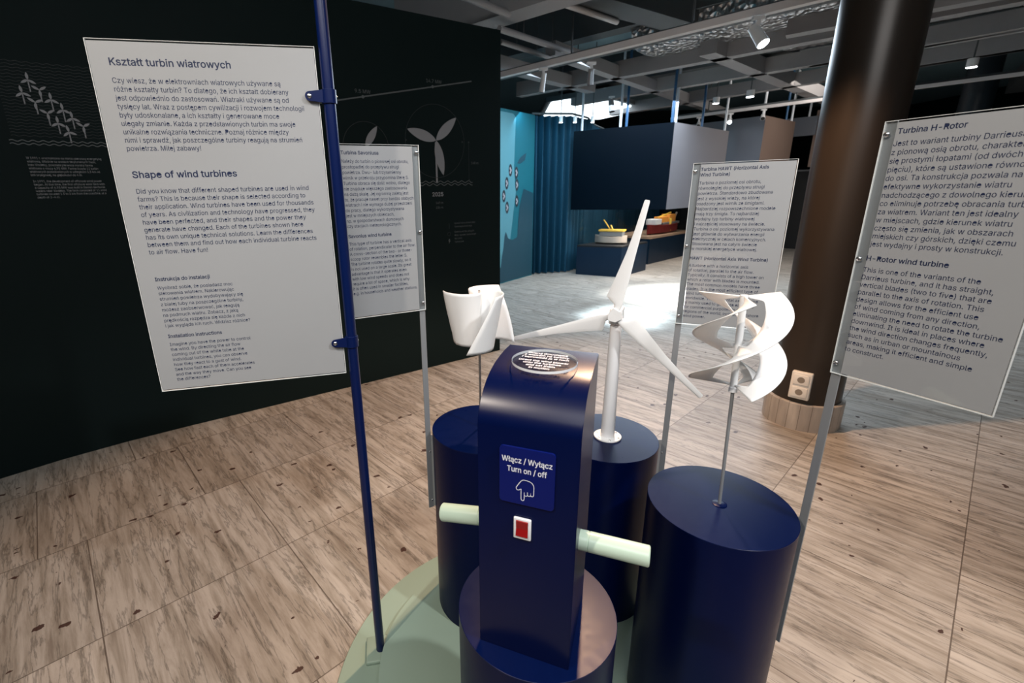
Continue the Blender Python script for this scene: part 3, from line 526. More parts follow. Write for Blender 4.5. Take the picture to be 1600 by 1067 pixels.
fine = [('Wysokość turbiny, wysokość piasty\nTurbine height and hub height', 1.336, .236), ('Średnica wirnika, długość\nRotor diameter, blade length', 1.258, .222), ('Moc turbiny\nTurbine power', 1.198, .085)]
for body, z, tw in fine: wtext('fine_text', body, -.537, z, .021, .031, M['grey_ink_dim'], 0, body.split('\n')[0], tw)
bm = bmesh.new(); poly(bm, [(-.60, 1.205), (-.588, 1.205), (-.594, 1.19), (-.584, 1.19), (-.603, 1.16), (-.598, 1.182), (-.606, 1.182)], WF())
obj('bolt_icon', bm, M['grey_ink_dim'], wall_left)
bm = bmesh.new(); ribbon(bm, circle_pts(-.597, 1.25, .016, 20), .003, WF()); ribbon(bm, [(-.594, 1.345), (-.594, 1.295)], .004, WF()); obj('round_icon', bm, M['faint_ink'], wall_left)
# wind farm drawing on the bend of the wall
farm = [(3.327, 2.267, 2.205, 0), (3.365, 2.198, 2.139, .1), (3.287, 2.219, 2.158, 1.05), (3.319, 2.153, 2.091, .95), (3.246, 2.173, 2.112, 0), (3.277, 2.099, 2.035, 1.05), (3.204, 2.122, 2.058, .05), (3.241, 2.05, 1.993, 0), (3.169, 2.08, 2.021, .05), (3.2, 2.004, 1.944, .15), (3.126, 2.038, 1.973, 1.0)]
for s, zh, zb, a0 in farm:
    bm = bmesh.new()
    for k in range(3):
        a = PI / 2 + a0 + k * 2 * PI / 3; poly(bm, leaf(-s, zh, -s + .038 * math.cos(a), zh + .038 * math.sin(a), .013, 8), WF())
    poly(bm, [(-s - .003, zh), (-s + .003, zh), (-s + .003, zb), (-s - .003, zb)], WF(.002))
    obj('small_turbine_drawing', bm, M['grey_ink'], wall_left)
bm = bmesh.new()
for z in (1.949, 1.932): ribbon(bm, wave_pts(-3.474, -2.99, z, .004, .045), .0045, WF())
obj('wave_lines', bm, M['grey_ink_dim'], wall_left)
bm = bmesh.new()
for i in range(24): ribbon(bm, wave_pts(-3.46, -2.96, 1.975 + i * .0165, .0028, .045), .0022, WF(.002))
o = obj('faint_wave_lines', bm, M['faint_ink'], wall_left)
wtext('history_text', 'W 1991 r. uruchomiono na morzu pierwszą energetykę\nwiatrową. Właśnie na wodach terytorialnych Danii,\nkoło Vindeby, powstała pierwsza morska farma\nwiatrowa o mocy 4,95 MW. Farma liczyła 11 turbin\nwiatrowych posadowionych w odległości 1,5 km od\nlinii brzegowej, na głębokości do 4 m.', -3.423, 1.852, .0165, .0185, M['grey_ink'], 0, 'W 1991 r. uruchomiono na morzu pierwszą energetykę', .348)
wtext('history_text', 'In 1991, the development of offshore wind power\nbegan. At that time, the first offshore wind farm with\na capacity of 4.95 MW was built in Danish territorial\nwaters near Vindeby. The farm consisted of 11 wind\nturbines located 1.5 to 3 km from the coastline, at a\ndepth of 2-4 m.', -3.42, 1.725, .0165, .0178, M['grey_ink'], 0, 'In 1991, the development of offshore wind power', .322)

# ------------------------------------------------------------------ sage green base
base = thing('round_podium', 'sage green round podium lying on the stone floor under the dark blue drums', 'podium', (.26, 1.15, 0))
bm = bmesh.new(); lathe(bm, [(.688, 0), (.691, .003), (.691, .026), (.688, .03)], 128); obj('lower_disc', bm, M['green'], base, True, 15)
def hull(circs, n=96):
    pts = []
    for cx, cy, r in circs:
        for i in range(n): pts.append((cx + r * math.cos(2 * PI * i / n), cy + r * math.sin(2 * PI * i / n)))
    pts = sorted(set(pts))
    def half(ps):
        h = []
        for p in ps:
            while len(h) > 1 and (h[-1][0] - h[-2][0]) * (p[1] - h[-2][1]) - (h[-1][1] - h[-2][1]) * (p[0] - h[-2][0]) <= 0: h.pop()
            h.append(p)
        return h
    a = half(pts); b = half(pts[::-1]); return a[:-1] + b[:-1]
HP = [(x - .26, y - 1.15) for x, y in hull([(.1875, 1.204, .475), (.39, 1.14, .525), (.48, 1.44, .27)])]
bm = bmesh.new(); prism(bm, HP, .03, .07); obj('upper_plate', bm, M['green'], base)
bm = rbox((-.092, -.062, 0), (.045, .075, .016), .006)
fo = obj('pole_foot', bm, M['green'], base, True); fo.location = (-.298 - .26, 1.2763 - 1.15, .0302); fo.rotation_euler = (0, 0, R_(8))
fo.scale = (.55, .75, 1)

# ------------------------------------------------------------------ blue drums
def drum(c, zt, label, r=.179):
    t = thing('drum_plinth', label, 'plinth', (c[0], c[1], .0702), 0, 'dark blue drum plinths of the turbine display')
    h = zt - .0702
    bm = bmesh.new(); lathe(bm, [(r - .001, 0), (r, .001), (r, h - .004)], 96); obj('side', bm, M['navy'], t, True, 20)
    bm = bmesh.new(); lathe(bm, [(r, h - .0038), (r, h - .0006), (r - .0008, h)], 96); obj('top', bm, M['navy_top'], t, True, 15)
    return t
DS, DH, DX, DF = (.0885, 1.48), (.536, 1.51), (.700, 1.068), (.170, .851)
drum(DS, .81, 'dark blue drum plinth carrying the white three-scoop turbine, behind the left handle')
drum(DH, .745, 'dark blue drum plinth carrying the three-blade propeller turbine')
drum(DX, .785, 'large dark blue drum plinth carrying the spiral ribbon turbine at the right')
drum(DF, .68, 'lowest and nearest dark blue drum plinth under the curved blower console')

# ------------------------------------------------------------------ blower console
CA = R_(-22.9)
con = thing('blower_console', 'dark blue curved-top console with a red switch and two pale green side tubes', 'console', (.0357, .7709, .6802), CA)
CW, CDp = .1875, .21
prof = [(0, 0), (0, .515), (.003, .528), (.010, .541), (.021, .556), (.036, .571), (.053, .583), (.075, .592), (.105, .598), (.14, .6015), (.175, .603), (CDp, .603), (CDp, 0)]
bm = bmesh.new(); prism(bm, prof, 0, CW, lambda y, z, x: (x, y, z))
ed = [e for e in bm.edges if abs(e.verts[0].co.x - e.verts[1].co.x) < 1e-6]
bmesh.ops.bevel(bm, geom=ed, offset=.0012, segments=2, affect='EDGES')
body = obj('body', bm, M['navy_body'], con, True, 30)
sg = obj('switch_sign', rbox((.0440, -.0042, .3665), (.1458, -.0002, .4830), .0018), M['sign_blue'], con, True)
# rounded corners of the sign come from its own outline
def rrect(x0, z0, x1, z1, r, n=6):
    P = []
    for cx, cz, a in ((x1 - r, z1 - r, 0), (x0 + r, z1 - r, 90), (x0 + r, z0 + r, 180), (x1 - r, z0 + r, 270)):
        for i in range(n + 1): P.append((cx + r * math.cos(R_(a + 90 * i / n)), cz + r * math.sin(R_(a + 90 * i / n))))
    return P
me = sg.data; bm = bmesh.new(); prism(bm, rrect(.0440, .3665, .1458, .4830, .007), -.0042, -.0002, lambda x, z, h: (x, h, z)); bmesh.ops.recalc_face_normals(bm, faces=bm.faces[:]); bm.to_mesh(me); bm.free()
YS = -.0046
writing('sign_text', 'Włącz / Wyłącz', .0949, .4530, .0152, .02, M['white_ink'], sg, YS, .018, 'CENTER', 'Włącz / Wyłącz', .093)
writing('sign_text', 'Turn on / off', .0949, .4335, .0152, .02, M['white_ink'], sg, YS, .018, 'CENTER', 'Turn on / off', .0735)
# pointing hand outline
hand = [(.0763, .402), (.0765, .3985), (.0785, .3965), (.0812, .397), (.0835, .399), (.0855, .4005), (.0855, .380), (.0863, .377), (.0885, .3758), (.0907, .377), (.0915, .380), (.0915, .394), (.0915, .389), (.0923, .3875), (.0945, .3868), (.0967, .3875), (.0975, .390), (.0975, .396), (.0975, .391), (.0983, .3885), (.1005, .388), (.1025, .3888), (.1033, .391), (.1033, .397), (.1033, .391), (.1043, .389), (.1063, .3888), (.1082, .3897), (.109, .393), (.1092, .408), (.1082, .4125), (.1055, .4165), (.1015, .4188), (.096, .4198), (.0905, .4200), (.0875, .419), (.0850, .4165), (.0815, .4110), (.0785, .4060), (.0763, .402)]
bm = bmesh.new(); ribbon(bm, hand, .0013, lambda x, z: (x, YS, z)); obj('hand_symbol', bm, M['white_ink'], sg)
sw = obj('switch_frame', rbox((.0722, -.006, .2905), (.1057, -.0002, .3368), .002), M['white_gloss'], con, True)
bm = bmesh.new()
P = [(-.0055, .2965), (-.0090, .2990), (-.0062, .3140), (-.0075, .3310), (-.0055, .3325)]
v0 = [bm.verts.new((.0775, y, z)) for y, z in P]; v1 = [bm.verts.new((.1003, y, z)) for y, z in P]
for i in range(4): bm.faces.new((v0[i], v0[i + 1], v1[i + 1], v1[i]))
bm.faces.new(v0); bm.faces.new(v1[::-1]); bm.faces.new((v0[0], v0[4], v1[4], v1[0]))
obj('rocker', bm, M['red'], sw)
# tubes (handles) on both sides
def handle(a, b, r):
    bm = bmesh.new(); a = Vector(a); b = Vector(b); d = (b - a).normalized(); u = d.orthogonal().normalized(); v = d.cross(u); n = 32; L_ = (b - a).length
    prof = [(r, 0), (r, .017), (r - .0012, .0175), (r - .0012, .019), (r, .0195), (r, L_ - .002), (r - .002, L_), (r - .0045, L_), (r - .005, L_ - .02)]
    rings = [[bm.verts.new(a + d * h + rr * (math.cos(2 * PI * i / n) * u + math.sin(2 * PI * i / n) * v)) for i in range(n)] for rr, h in prof]
    for A, B in zip(rings, rings[1:]):
        for i in range(n): bm.faces.new((A[i], A[(i + 1) % n], B[(i + 1) % n], B[i]))
    bm.faces.new(rings[0][::-1]); bm.faces.new(rings[-1])
    return obj('side_tube', bm, M['tube_green'], con, True)
handle((CW - .001, .061, .268), (CW + .127, .061, .268), .0195)
handle((.001, .061, .268), (-.106, .060, .252), .0195)
# clear round plaque on top
pl = obj('round_plaque', one(lathe, [(.0615, .6035), (.0625, .604), (.0625, .6085), (.0615, .609)], 64, (.095, .122)), M['acrylic'], con, True, 15)
obj('plaque_rim', one(lambda bm: [bm.faces.new((a0, a1, b1, b0)) for a0, a1, b0, b1 in (lambda T, Bq: [(T[i], T[(i + 1) % 64], Bq[i], Bq[(i + 1) % 64]) for i in range(64)])([bm.verts.new((.095 + .0628 * math.cos(2 * PI * i / 64), .122 + .0628 * math.sin(2 * PI * i / 64), .6088)) for i in range(64)], [bm.verts.new((.095 + .0628 * math.cos(2 * PI * i / 64), .122 + .0628 * math.sin(2 * PI * i / 64), .6038)) for i in range(64)])]), M['white_gloss'], pl)
fl = lambda x, z: (.095 + x, .122 + z, .6094)
writing('plaque_text', 'Skieruj dmuchawę\nz wiatrem na turbiny\ni wprowadź je w ruch', 0, .029, .0115, .0125, M['white_ink'], pl, 0, .02, 'CENTER', 'z wiatrem na turbiny', .088, fl)
writing('plaque_text', 'Direct the wind blower\nonto the turbines\nand set them\nin motion', 0, -.0145, .0115, .0125, M['white_ink'], pl, 0, .02, 'CENTER', 'Direct the wind blower', .096, fl)

# ------------------------------------------------------------------ propeller turbine
mt = thing('propeller_turbine', 'white model wind turbine with three straight blades on a round mast', 'wind turbine', (.5407, 1.5049, .7452))
obj('mast', one(tube, (0, 0, .004), (0, 0, .422), .0245, .0185, 40), M['white_gloss'], mt, True)
fg = obj('flange', one(lathe, [(.047, 0), (.048, .001), (.048, .005), (.047, .006)], 48), M['white'], mt, True)
for k in range(6): obj('flange_screw', one(dome, (.039 * math.cos(k * PI / 3 + .4), .039 * math.sin(k * PI / 3 + .4), .006), .0035, (0, 0, 1)), M['steel'], fg, True)
RA = R_(-117.7); NV = Vector((math.cos(RA), math.sin(RA), 0)); E1 = Vector((-NV.y, NV.x, 0)); UZ = Vector((0, 0, 1))
HZ = 1.2084 - .7452
rot = obj('nacelle', rbox((-.03, -.021, -.03), (.032, .021, .024), .006), M['white'], mt, True); rot.location = (0, 0, HZ - .005); rot.rotation_euler = (0, 0, RA)
obj('motor', one(tube, (-.048, 0, .004), (-.006, 0, .004), .0165, None, 24), M['steel'], rot, True)
obj('neck_ring', one(tube, (0, 0, -.047), (0, 0, -.026), .0155, .019, 24), M['steel'], rot, True)
hub = bpy.data.objects.new('rotor_hub', None)
bm = bmesh.new()
hx = [(math.cos(PI / 2 + .2 + k * PI / 3) * (.026 if k % 2 == 0 else .021), math.sin(PI / 2 + .2 + k * PI / 3) * (.026 if k % 2 == 0 else .021)) for k in range(6)]
prism(bm, hx, .018, .052, lambda x, y, h: NV * h + E1 * x + UZ * y)
bpy.data.objects.remove(hub)
hub = obj('rotor_hub', bm, M['white'], mt); hub.location = (0, 0, HZ)
def blade(a, R):
    d = E1 * math.cos(a) + UZ * math.sin(a); c = -E1 * math.sin(a) + UZ * math.cos(a)     # c: trailing side
    st = [(.014, -.009, .009, .010), (.034, -.014, .012, .010), (.050, -.015, .038, .007), (.056, -.015, .042, .006), (.12, -.0135, .030, .005), (.20, -.0115, .018, .004), (.28, -.0105, .011, .003), (R - .004, -.009, .007, .002), (R, -.007, .005, .0016)]
    rings = []; bm = bmesh.new()
    for i, (r, lo, hi, th) in enumerate(st):
        tw = R_(9) * (1 - min(1, r / .30)); o = d * r + NV * .040; ax = (c * math.cos(tw) - NV * math.sin(tw)); nn = (NV * math.cos(tw) + c * math.sin(tw)); cc = []
        for k in range(12):
            ph = 2 * PI * k / 12; x = (lo + hi) / 2 + (hi - lo) / 2 * math.cos(ph); y = th / 2 * math.sin(ph) * (1.0 - .35 * math.cos(ph)); cc.append(bm.verts.new(o + ax * x + nn * y))
        rings.append(cc)
    for A, B in zip(rings, rings[1:]):
        for i in range(12): bm.faces.new((A[i], A[(i + 1) % 12], B[(i + 1) % 12], B[i]))
    bm.faces.new(rings[0][::-1]); bm.faces.new(rings[-1])
    return obj('blade', bm, M['white'], hub, True, 50)
for k in range(3): blade(R_(79.5) + k * 2 * PI / 3, .367)

# ------------------------------------------------------------------ three-scoop turbine
sv = thing('scoop_turbine', 'white twisted three-scoop vertical turbine on a thin steel rod', 'wind turbine', (.080, 1.4805, .8102))
obj('rod', one(tube, (0, 0, 0), (0, 0, .49), .0042, None, 16), M['steel'], sv, True)
Z0, Z1, SR = .306, .489, .118
prof = [(0, 150), (.012, 140), (.03, 105), (.045, 86), (.062, 66), (.078, 48), (.093, 30), (.104, 17), (.112, 8), (SR, 0)]
def scoop(a0):
    bm = bmesh.new(); NZ = 18; g = []
    for j in range(NZ + 1):
        t = j / NZ; z = Z1 + (Z0 - Z1) * t; tw = R_(-46) * t; row = []
        for r, ld in prof:
            a = R_(a0 + ld) + tw; row.append(bm.verts.new((r * math.cos(a), r * math.sin(a), z)))
        g.append(row)
    for A, B in zip(g, g[1:]):
        for i in range(len(prof) - 1): bm.faces.new((A[i], A[i + 1], B[i + 1], B[i]))
    o = obj('scoop', bm, M['white'], sv, True, 80)
    s = o.modifiers.new('thickness', 'SOLIDIFY'); s.thickness = .0022; s.offset = 0
    return o
for a in (172, 52, -68): scoop(a)

# ------------------------------------------------------------------ spiral ribbon turbine
hb = Vector((.6977, 1.0624, .7852)); ht = Vector((.6828, 1.0719, 1.3552))
hx_t = thing('spiral_turbine', 'white spiral ribbon turbine with three twisted blades on a grey rod', 'wind turbine', hb)
axd = (ht - hb).normalized(); q = Vector((0, 0, 1)).rotation_difference(axd); hx_t.rotation_mode = 'QUATERNION'; hx_t.rotation_quaternion = q
HL = (ht - hb).length
obj('rod', one(tube, (0, 0, 0), (0, 0, HL - .22), .0042, None, 16), M['alu'], hx_t, True)
obj('shaft', one(tube, (0, 0, HL - .237), (0, 0, HL), .0082, None, 24), M['white'], hx_t, True)
obj('collar', one(tube, (0, 0, HL - .245), (0, 0, HL - .232), .0098, None, 24), M['white_gloss'], hx_t, True)
obj('base_washer', one(lathe, [(.018, 0), (.018, .001), (.017, .0015)], 32), M['navy_top'], hx_t, True)
HR, HH, TW = .102, .226, -232
def ribbon_blade(a0):
    bm = bmesh.new(); N = 90; NRr = 8; g = []
    for j in range(N + 1):
        t = j / N; z = HL - .002 - HH * t; a = R_(a0 + TW * t)
        dn = min(abs(t - q_) for q_ in (0.0, .555, 1.0)); k = max(0.0, min(1.0, (dn - .012) / .06)); k = k * k * (3 - 2 * k)
        ri = .007 + (.46 * HR - .007) * k
        row = []
        for i in range(NRr + 1):
            r = ri + (HR - ri) * i / NRr; row.append(bm.verts.new((r * math.cos(a), r * math.sin(a), z)))
        g.append(row)
    for A, B in zip(g, g[1:]):
        for i in range(NRr): bm.faces.new((A[i], A[i + 1], B[i + 1], B[i]))
    o = obj('ribbon_blade', bm, M['white'], hx_t, True, 80)
    s = o.modifiers.new('thickness', 'SOLIDIFY'); s.thickness = .0022; s.offset = 0
for a in (12, 132, -108): ribbon_blade(a)

# ------------------------------------------------------------------ signs
def sheet(t, x0, x1, z0, z1, filmx0, filmx1, textfn, border=.004):
    pn = obj('sign_panel', rbox((x0, -.0025, z0), (x1, .0025, z1), .0006, 1), M['acrylic'], t)
    obj('printed_film', one(box, (filmx0, -.0021, z0 + border), (filmx1, .0007, z1 - border)), M['film'], pn)
    e = .0022; bm = bmesh.new()
    for lo, hi in (((x0, -.0027, z0 - .0004), (x1, .0027, z0 + .0010)), ((x0, -.0027, z1 - .0004), (x1, .0027, z1 + .0004)), ((x0 - .0004, -.0027, z0), (x0 + .001, .0027, z1)), ((x1 - .001, -.0027, z0), (x1 + .0004, .0027, z1))): box(bm, lo, hi)
    obj('panel_edge', bm, M['acrylic_edge'], pn)
    textfn(pn); return pn
YT = -.0023
def head(pn, body, x, z, target, size, sp_=.0161, fit=None): writing('heading', body, x, z, size, sp_, M['ink'], pn, YT, .022, 'LEFT', fit or body.split('\n')[0], target)
def para(pn, body, x, z, size, sp_, fiti, target, name='paragraph'): writing(name, body, x, z, size, sp_, M['ink'], pn, YT, 0.004, 'LEFT', body.split('\n')[fiti], target)

# big sign on the blue pole
big = thing('pole_sign', 'large grey text sign clamped to a tall navy blue pole at the left', 'sign', (-.298, 1.2763, .0465), R_(12.45))
obj('pole', one(tube, (0, 0, 0), (0, 0, 3.3), .0148, None, 40), M['navy_paint'], big, True)
Zo = -.0465
def big_text(pn):
    head(pn, 'Kształt turbin wiatrowych', -.4468 - .024, 1.8949 + Zo, .2549, .0205)
    para(pn, 'Czy wiesz, że w elektrowniach wiatrowych używane są\nróżne kształty turbin? To dlatego, że ich kształt dobierany\njest odpowiednio do zastosowań. Wiatraki używane są od\ntysięcy lat. Wraz z postępem cywilizacji i rozwojem technologii\nbyły udoskonalane, a ich kształty i generowane moce\nulegały zmianie. Każda z przedstawionych turbin ma swoje\nunikalne rozwiązania techniczne. Poznaj różnice między\nnimi i sprawdź, jak poszczególne turbiny reagują na strumień\npowietrza. Miłej zabawy!', -.4474 - .024, 1.8591 + Zo, .0152, .0179, 0, .3609)
    head(pn, 'Shape of wind turbines', -.4475 - .024, 1.6556 + Zo, .2330, .0205)
    para(pn, 'Did you know that different shaped turbines are used in wind\nfarms? This is because their shape is selected according to\ntheir application. Wind turbines have been used for thousands\nof years. As civilization and technology have progressed, they\nhave been perfected, and their shapes and the power they\ngenerate have changed. Each of the turbines shown here\nhas its own unique technical solutions. Learn the differences\nbetween them and find out how each individual turbine reacts\nto air flow. Have fun!', -.4467 - .024, 1.6197 + Zo, .0152, .0181, 0, .3991)
    head(pn, 'Instrukcja do instalacji', -.4462 - .024, 1.4075 + Zo, .1285, .0125)
    para(pn, 'Wyobraź sobie, że posiadasz moc\nsterowania wiatrem. Nakierowując\nstrumień powietrza wydobywający się\nz białej tuby na poszczególne turbiny,\nmożesz zaobserwować, jak reagują\nna podmuch wiatru. Zobacz, z jaką\nprędkością rozpędza się każda z nich\ni jak wygląda ich ruch. Widzisz różnice?', -.4451 - .024, 1.3857 + Zo, .0118, .0143, 0, .1792)
    head(pn, 'Installation instructions', -.4437 - .024, 1.2568 + Zo, .1315, .0125)
    para(pn, 'Imagine you have the power to control\nthe wind. By directing the air flow\ncoming out of the white tube at the\nindividual turbines, you can observe\nhow they react to a gust of wind.\nSee how fast each of them accelerates\nand the way they move. Can you see\nthe differences?', -.4439 - .024, 1.2347 + Zo, .0118, .0141, 0, .2004)
pn = sheet(big, -.4853 - .024, -.0243, 1.1096 + Zo, 1.9466 + Zo, -.4853 - .022, -.0263, big_text)
for z in (1.838, 1.2036):
    z += Zo; bm = bmesh.new(); n = 32
    lathe(bm, [(.0155, z - .0165), (.0185, z - .0155), (.0185, z + .0155), (.0155, z + .0165)], n)
    cl = obj('clamp', bm, M['navy_paint'], big, True)
    bm = bmesh.new(); pts = [(-.006, z - .0155)] + [(-.046 + .0105 * math.cos(a), z + .0105 * math.sin(a)) for a in [R_(-100 - 16 * i) for i in range(11)]] + [(-.006, z + .0155)]
    prism(bm, pts, -.0115, -.0062, lambda x, zz, h: (x, h, zz)); obj('clamp_ear', bm, M['navy_paint'], cl)
    obj('clamp_screw', one(dome, (-.046, -.0115, z), .0062, (0, -1, 0)), M['steel'], cl, True)
    obj('clamp_screw', one(dome, (.0185, .002, z + .001), .003, (1, 0, 0)), M['steel'], cl, True)
    bm = bmesh.new(); tube(bm, (-.046, -.0062, z), (-.046, .006, z), .0035); obj('clamp_pin', bm, M['steel'], cl)

def post_sign(name_label, b, hd, zbot, ztop, pz0, pz1, side, wpan, textfn, rivz, drum_c, drum_top):
    """flat grey bar bolted to the drum; side=+1 panel to the right of the bar, -1 to the left"""
    t = thing('post_sign', name_label, 'sign', (b[0], b[1], zbot), R_(hd), 'turbine description signs on flat grey posts')
    zo = -zbot; bw = .019
    x0, x1 = (0, bw) if side > 0 else (-bw, 0)
    post = obj('post', rbox((x0, .0032, 0), (x1, .0072, ztop - zbot), .0006, 1), M['alu'], t)
    # flange turned towards the drum, bolted to its side
    h = R_(hd); c = Vector((math.cos(-h) * (drum_c[0] - b[0]) - math.sin(-h) * (drum_c[1] - b[1]), math.sin(-h) * (drum_c[0] - b[0]) + math.cos(-h) * (drum_c[1] - b[1])))
    nx = (x0 if abs(x0 - c.x) < abs(x1 - c.x) else x1); st = Vector((nx, .0052)); d = (c - st); dist = d.length - .1792; d.normalize()
    if dist > .001:
        n2 = Vector((-d.y, d.x)) * .0018; a = st; e2 = st + d * dist
        bm = bmesh.new(); prism(bm, [tuple(a + n2), tuple(e2 + n2), tuple(e2 - n2), tuple(a - n2)], .004, drum_top - zbot - .03); obj('mounting_flange', bm, M['alu'], post)
    for z in (.03, .03 + (drum_top - zbot) * .62): obj('post_screw', one(dome, ((x0 + x1) / 2 + side * -.004, .0032, z), .0032, (0, -1, 0)), M['steel'], post, True)
    pw = (0, wpan) if side > 0 else (-wpan, 0); fw = (bw + .002, wpan - .003) if side > 0 else (-wpan + .003, -bw - .002)
    pn = sheet(t, pw[0], pw[1], pz0 + zo, pz1 + zo, fw[0], fw[1], textfn)
    for z in rivz:
        bm = bmesh.new(); dome(bm, ((x0 + x1) / 2 - side * .003, -.0027, z + zo), .0058, (0, -1, 0), 16); obj('rivet', bm, M['steel'], pn, True)
    return t
SZ = .483
def s_text(pn):
    head(pn, 'Turbina Savoniusa', -.2320, 1.7137 - SZ, .1090, .0128)
    para(pn, 'Należy do turbin o pionowej osi obrotu,\nprostopadłej do przepływu strugi\npowietrza. Dwu- lub trzyramienny\nwirnik w przekroju przypomina literę S.\nTurbina obraca się dość wolno, dlatego\nnie znajduje większego zastosowania\nna dużą skalę. Jej ogromną zaletą jest\nto, że pracuje nawet przy bardzo słabych\nwiatrach i nie wymaga dużej przestrzeni\ndo pracy, dlatego wykorzystywana\njest w mniejszych obiektach,\nnp. w gospodarstwach domowych\nczy stacjach meteorologicznych.', -.2316, 1.6912 - SZ, .0124, .0148, 7, .2085)
    head(pn, 'Savonius wind turbine', -.2310, 1.4845 - SZ, .1315, .0128)
    para(pn, 'This type of turbine has a vertical axis\nof rotation, perpendicular to the air flow.\nA cross-section of the two- or three-\nscoop rotor resembles the letter S.\nThe turbine rotates quite slowly, so it\nis not used on a large scale. Its great\nadvantage is that it operates even\nwith low wind speeds and does not\nrequire a lot of space, which is why\nit is often used in smaller facilities,\ne.g. in households and weather stations.', -.2305, 1.4628 - SZ, .0124, .0148, 1, .2060)
post_sign('grey text sign about the Savonius turbine on a flat post beside the left rear drum', (-.0959, 1.4804), 24.7, SZ, 1.741, 1.2414, 1.741, -1, .262, s_text, (1.7205, 1.4907, 1.2657), DS, .81)
WZ = .45
def w_text(pn):
    head(pn, 'Turbina HAWT (Horizontal Axis\nWind Turbine)', .0216, 1.6490 - WZ, .1775, .0132, .0161)
    para(pn, 'Turbina o poziomej osi obrotu,\nrównoległej do przepływu strugi\npowietrza. Standardowo zbudowana\njest z wysokiej wieży, na której\nosadzony jest wirnik ze śmigłami.\nNajbardziej rozpowszechnione modele\nmają trzy śmigła. To najbardziej\nwydajny typ turbiny wiatrowej\ni najczęściej stosowany na świecie.\nTurbina o osi poziomej wykorzystywana\njest głównie do wytwarzania energii\nelektrycznej w celach komercyjnych.\nStosowana jest na całym świecie\nw morskiej energetyce wiatrowej.', .0212, 1.6091 - WZ, .0128, .0154, 0, .1644)
    head(pn, 'HAWT (Horizontal Axis Wind Turbine)', .0199, 1.3784 - WZ, .2156, .0132)
    para(pn, 'A turbine with a horizontal axis\nof rotation, parallel to the air flow.\nTypically, it consists of a high tower on\nwhich a rotor with blades is mounted.\nThe most common models have three\nblades. It is the most efficient type of\nwind turbine and is most widely used\nworldwide. The horizontal axis turbine\nis mainly used to generate electricity\nfor commercial purposes in many\nregions of the world, including offshore\nwind power.', .0195, 1.3549 - WZ, .0128, .0153, 0, .1672)
post_sign('grey text sign about the HAWT turbine on a flat post behind the propeller turbine', (.7485, 1.5214), -25.5, WZ, 1.672, 1.161, 1.672, 1, .268, w_text, (1.6483, 1.4213, 1.1884), DH, .745)
XZ = .34
def h_text(pn):
    head(pn, 'Turbina H-Rotor', .0240, 1.6945 - XZ, .1024, .0142)
    para(pn, 'Jest to wariant turbiny Darrieusa\nz pionową osią obrotu, charakteryzujący\nsię prostymi łopatami (od dwóch do\npięciu), które są ustawione równolegle\ndo osi. Ta konstrukcja pozwala na\nefektywne wykorzystanie wiatru\nnadchodzącego z dowolnego kierunku,\nco eliminuje potrzebę obracania turbiny\nza wiatrem. Wariant ten jest idealny\nw miejscach, gdzie kierunek wiatru\nczęsto się zmienia, jak w obszarach\nmiejskich czy górskich, dzięki czemu\njest wydajny i prosty w konstrukcji.', .0215, 1.6711 - XZ, .0142, .0168, 12, .1985)
    head(pn, 'H-Rotor wind turbine', .0196, 1.4386 - XZ, .1344, .0142)
    para(pn, 'This is one of the variants of the\nDarrieus turbine, and it has straight,\nvertical blades (two to five) that are\nparallel to the axis of rotation. This\ndesign allows for the efficient use\nof wind coming from any direction,\neliminating the need to rotate the turbine\ndownwind. It is ideal in places where\nthe wind direction changes frequently,\nsuch as in urban or mountainous\nareas, making it efficient and simple\nto construct.', .0185, 1.4136 - XZ, .0142, .0167, 0, .1851)
post_sign('grey text sign about the H-Rotor turbine on a flat post beside the right drum', (.8977, 1.037), -64.2, XZ, 1.7204, 1.1692, 1.7204, 1, .2712, h_text, (1.6955, 1.4404, 1.1953), DX, .785)

# ------------------------------------------------------------------ round column with stone foot and socket
cc = (2.452, 3.008)
colm = thing('round_column', 'thick round brown column with a pale stone foot ring, behind the spiral turbine', 'column', (*cc, 0))
obj('shaft', one(lathe, [(.205, .18), (.205, 4.1)], 96), M['column'], colm, True)
obj('stone_foot', one(lathe, [(.229, 0), (.229, .186), (.226, .19)], 96), M['ring'], colm, True, 15)
sk = thing('power_socket', 'cream double power socket mounted low on the brown column', 'socket', (2.452 - .2098 * .73, 3.008 - .2098 * .684, .225), math.atan2(-.684, -.73) + PI / 2)
obj('housing', rbox((-.057, -.022, 0), (.057, .016, .19), .008), M['socket'], sk, True)
for z in (.052, .138):
    f_ = obj('outlet', rbox((-.044, -.0275, z - .036), (.044, -.0221, z + .036), .004), M['socket'], sk, True)
    bm = bmesh.new(); tube(bm, (0, -.0279, z), (0, -.0272, z), .021, None, 24); obj('outlet_hole', bm, M['socket_hole'], f_)

# ------------------------------------------------------------------ far hall: cyan wall, curtain
CO = Vector((.865, 8.48)); CE = Vector((.638, .770)); CN = Vector((.770, -.638))
def CF(off=.004): return lambda x, z: (CO.x + CE.x * x + CN.x * off, CO.y + CE.y * x + CN.y * off, z)
bm = bmesh.new(); p = [CO - CE * 1.6, CO + CE * 1.10]; q = [v - CN * .12 for v in p]
prism(bm, [tuple(p[0]), tuple(p[1]), tuple(q[1]), tuple(q[0])], 0, 2.95)
wb = tag(obj('wall_back', bm, M['cyan']), kind='structure')
def cpoly(name, pts, m, off): obj(name, one(poly, pts, CF(off)), m, wb)
cpoly('light_area', [(-.6, .02), (-.6, 2.9), (.35, 2.9), (.439, 2.85), (.395, 2.045), (.44, 1.7), (.469, 1.608), (.38, 1.2), (.291, .765), (.12, .6), (.039, .45), (-.022, .275)], M['cyan_light'], .003)
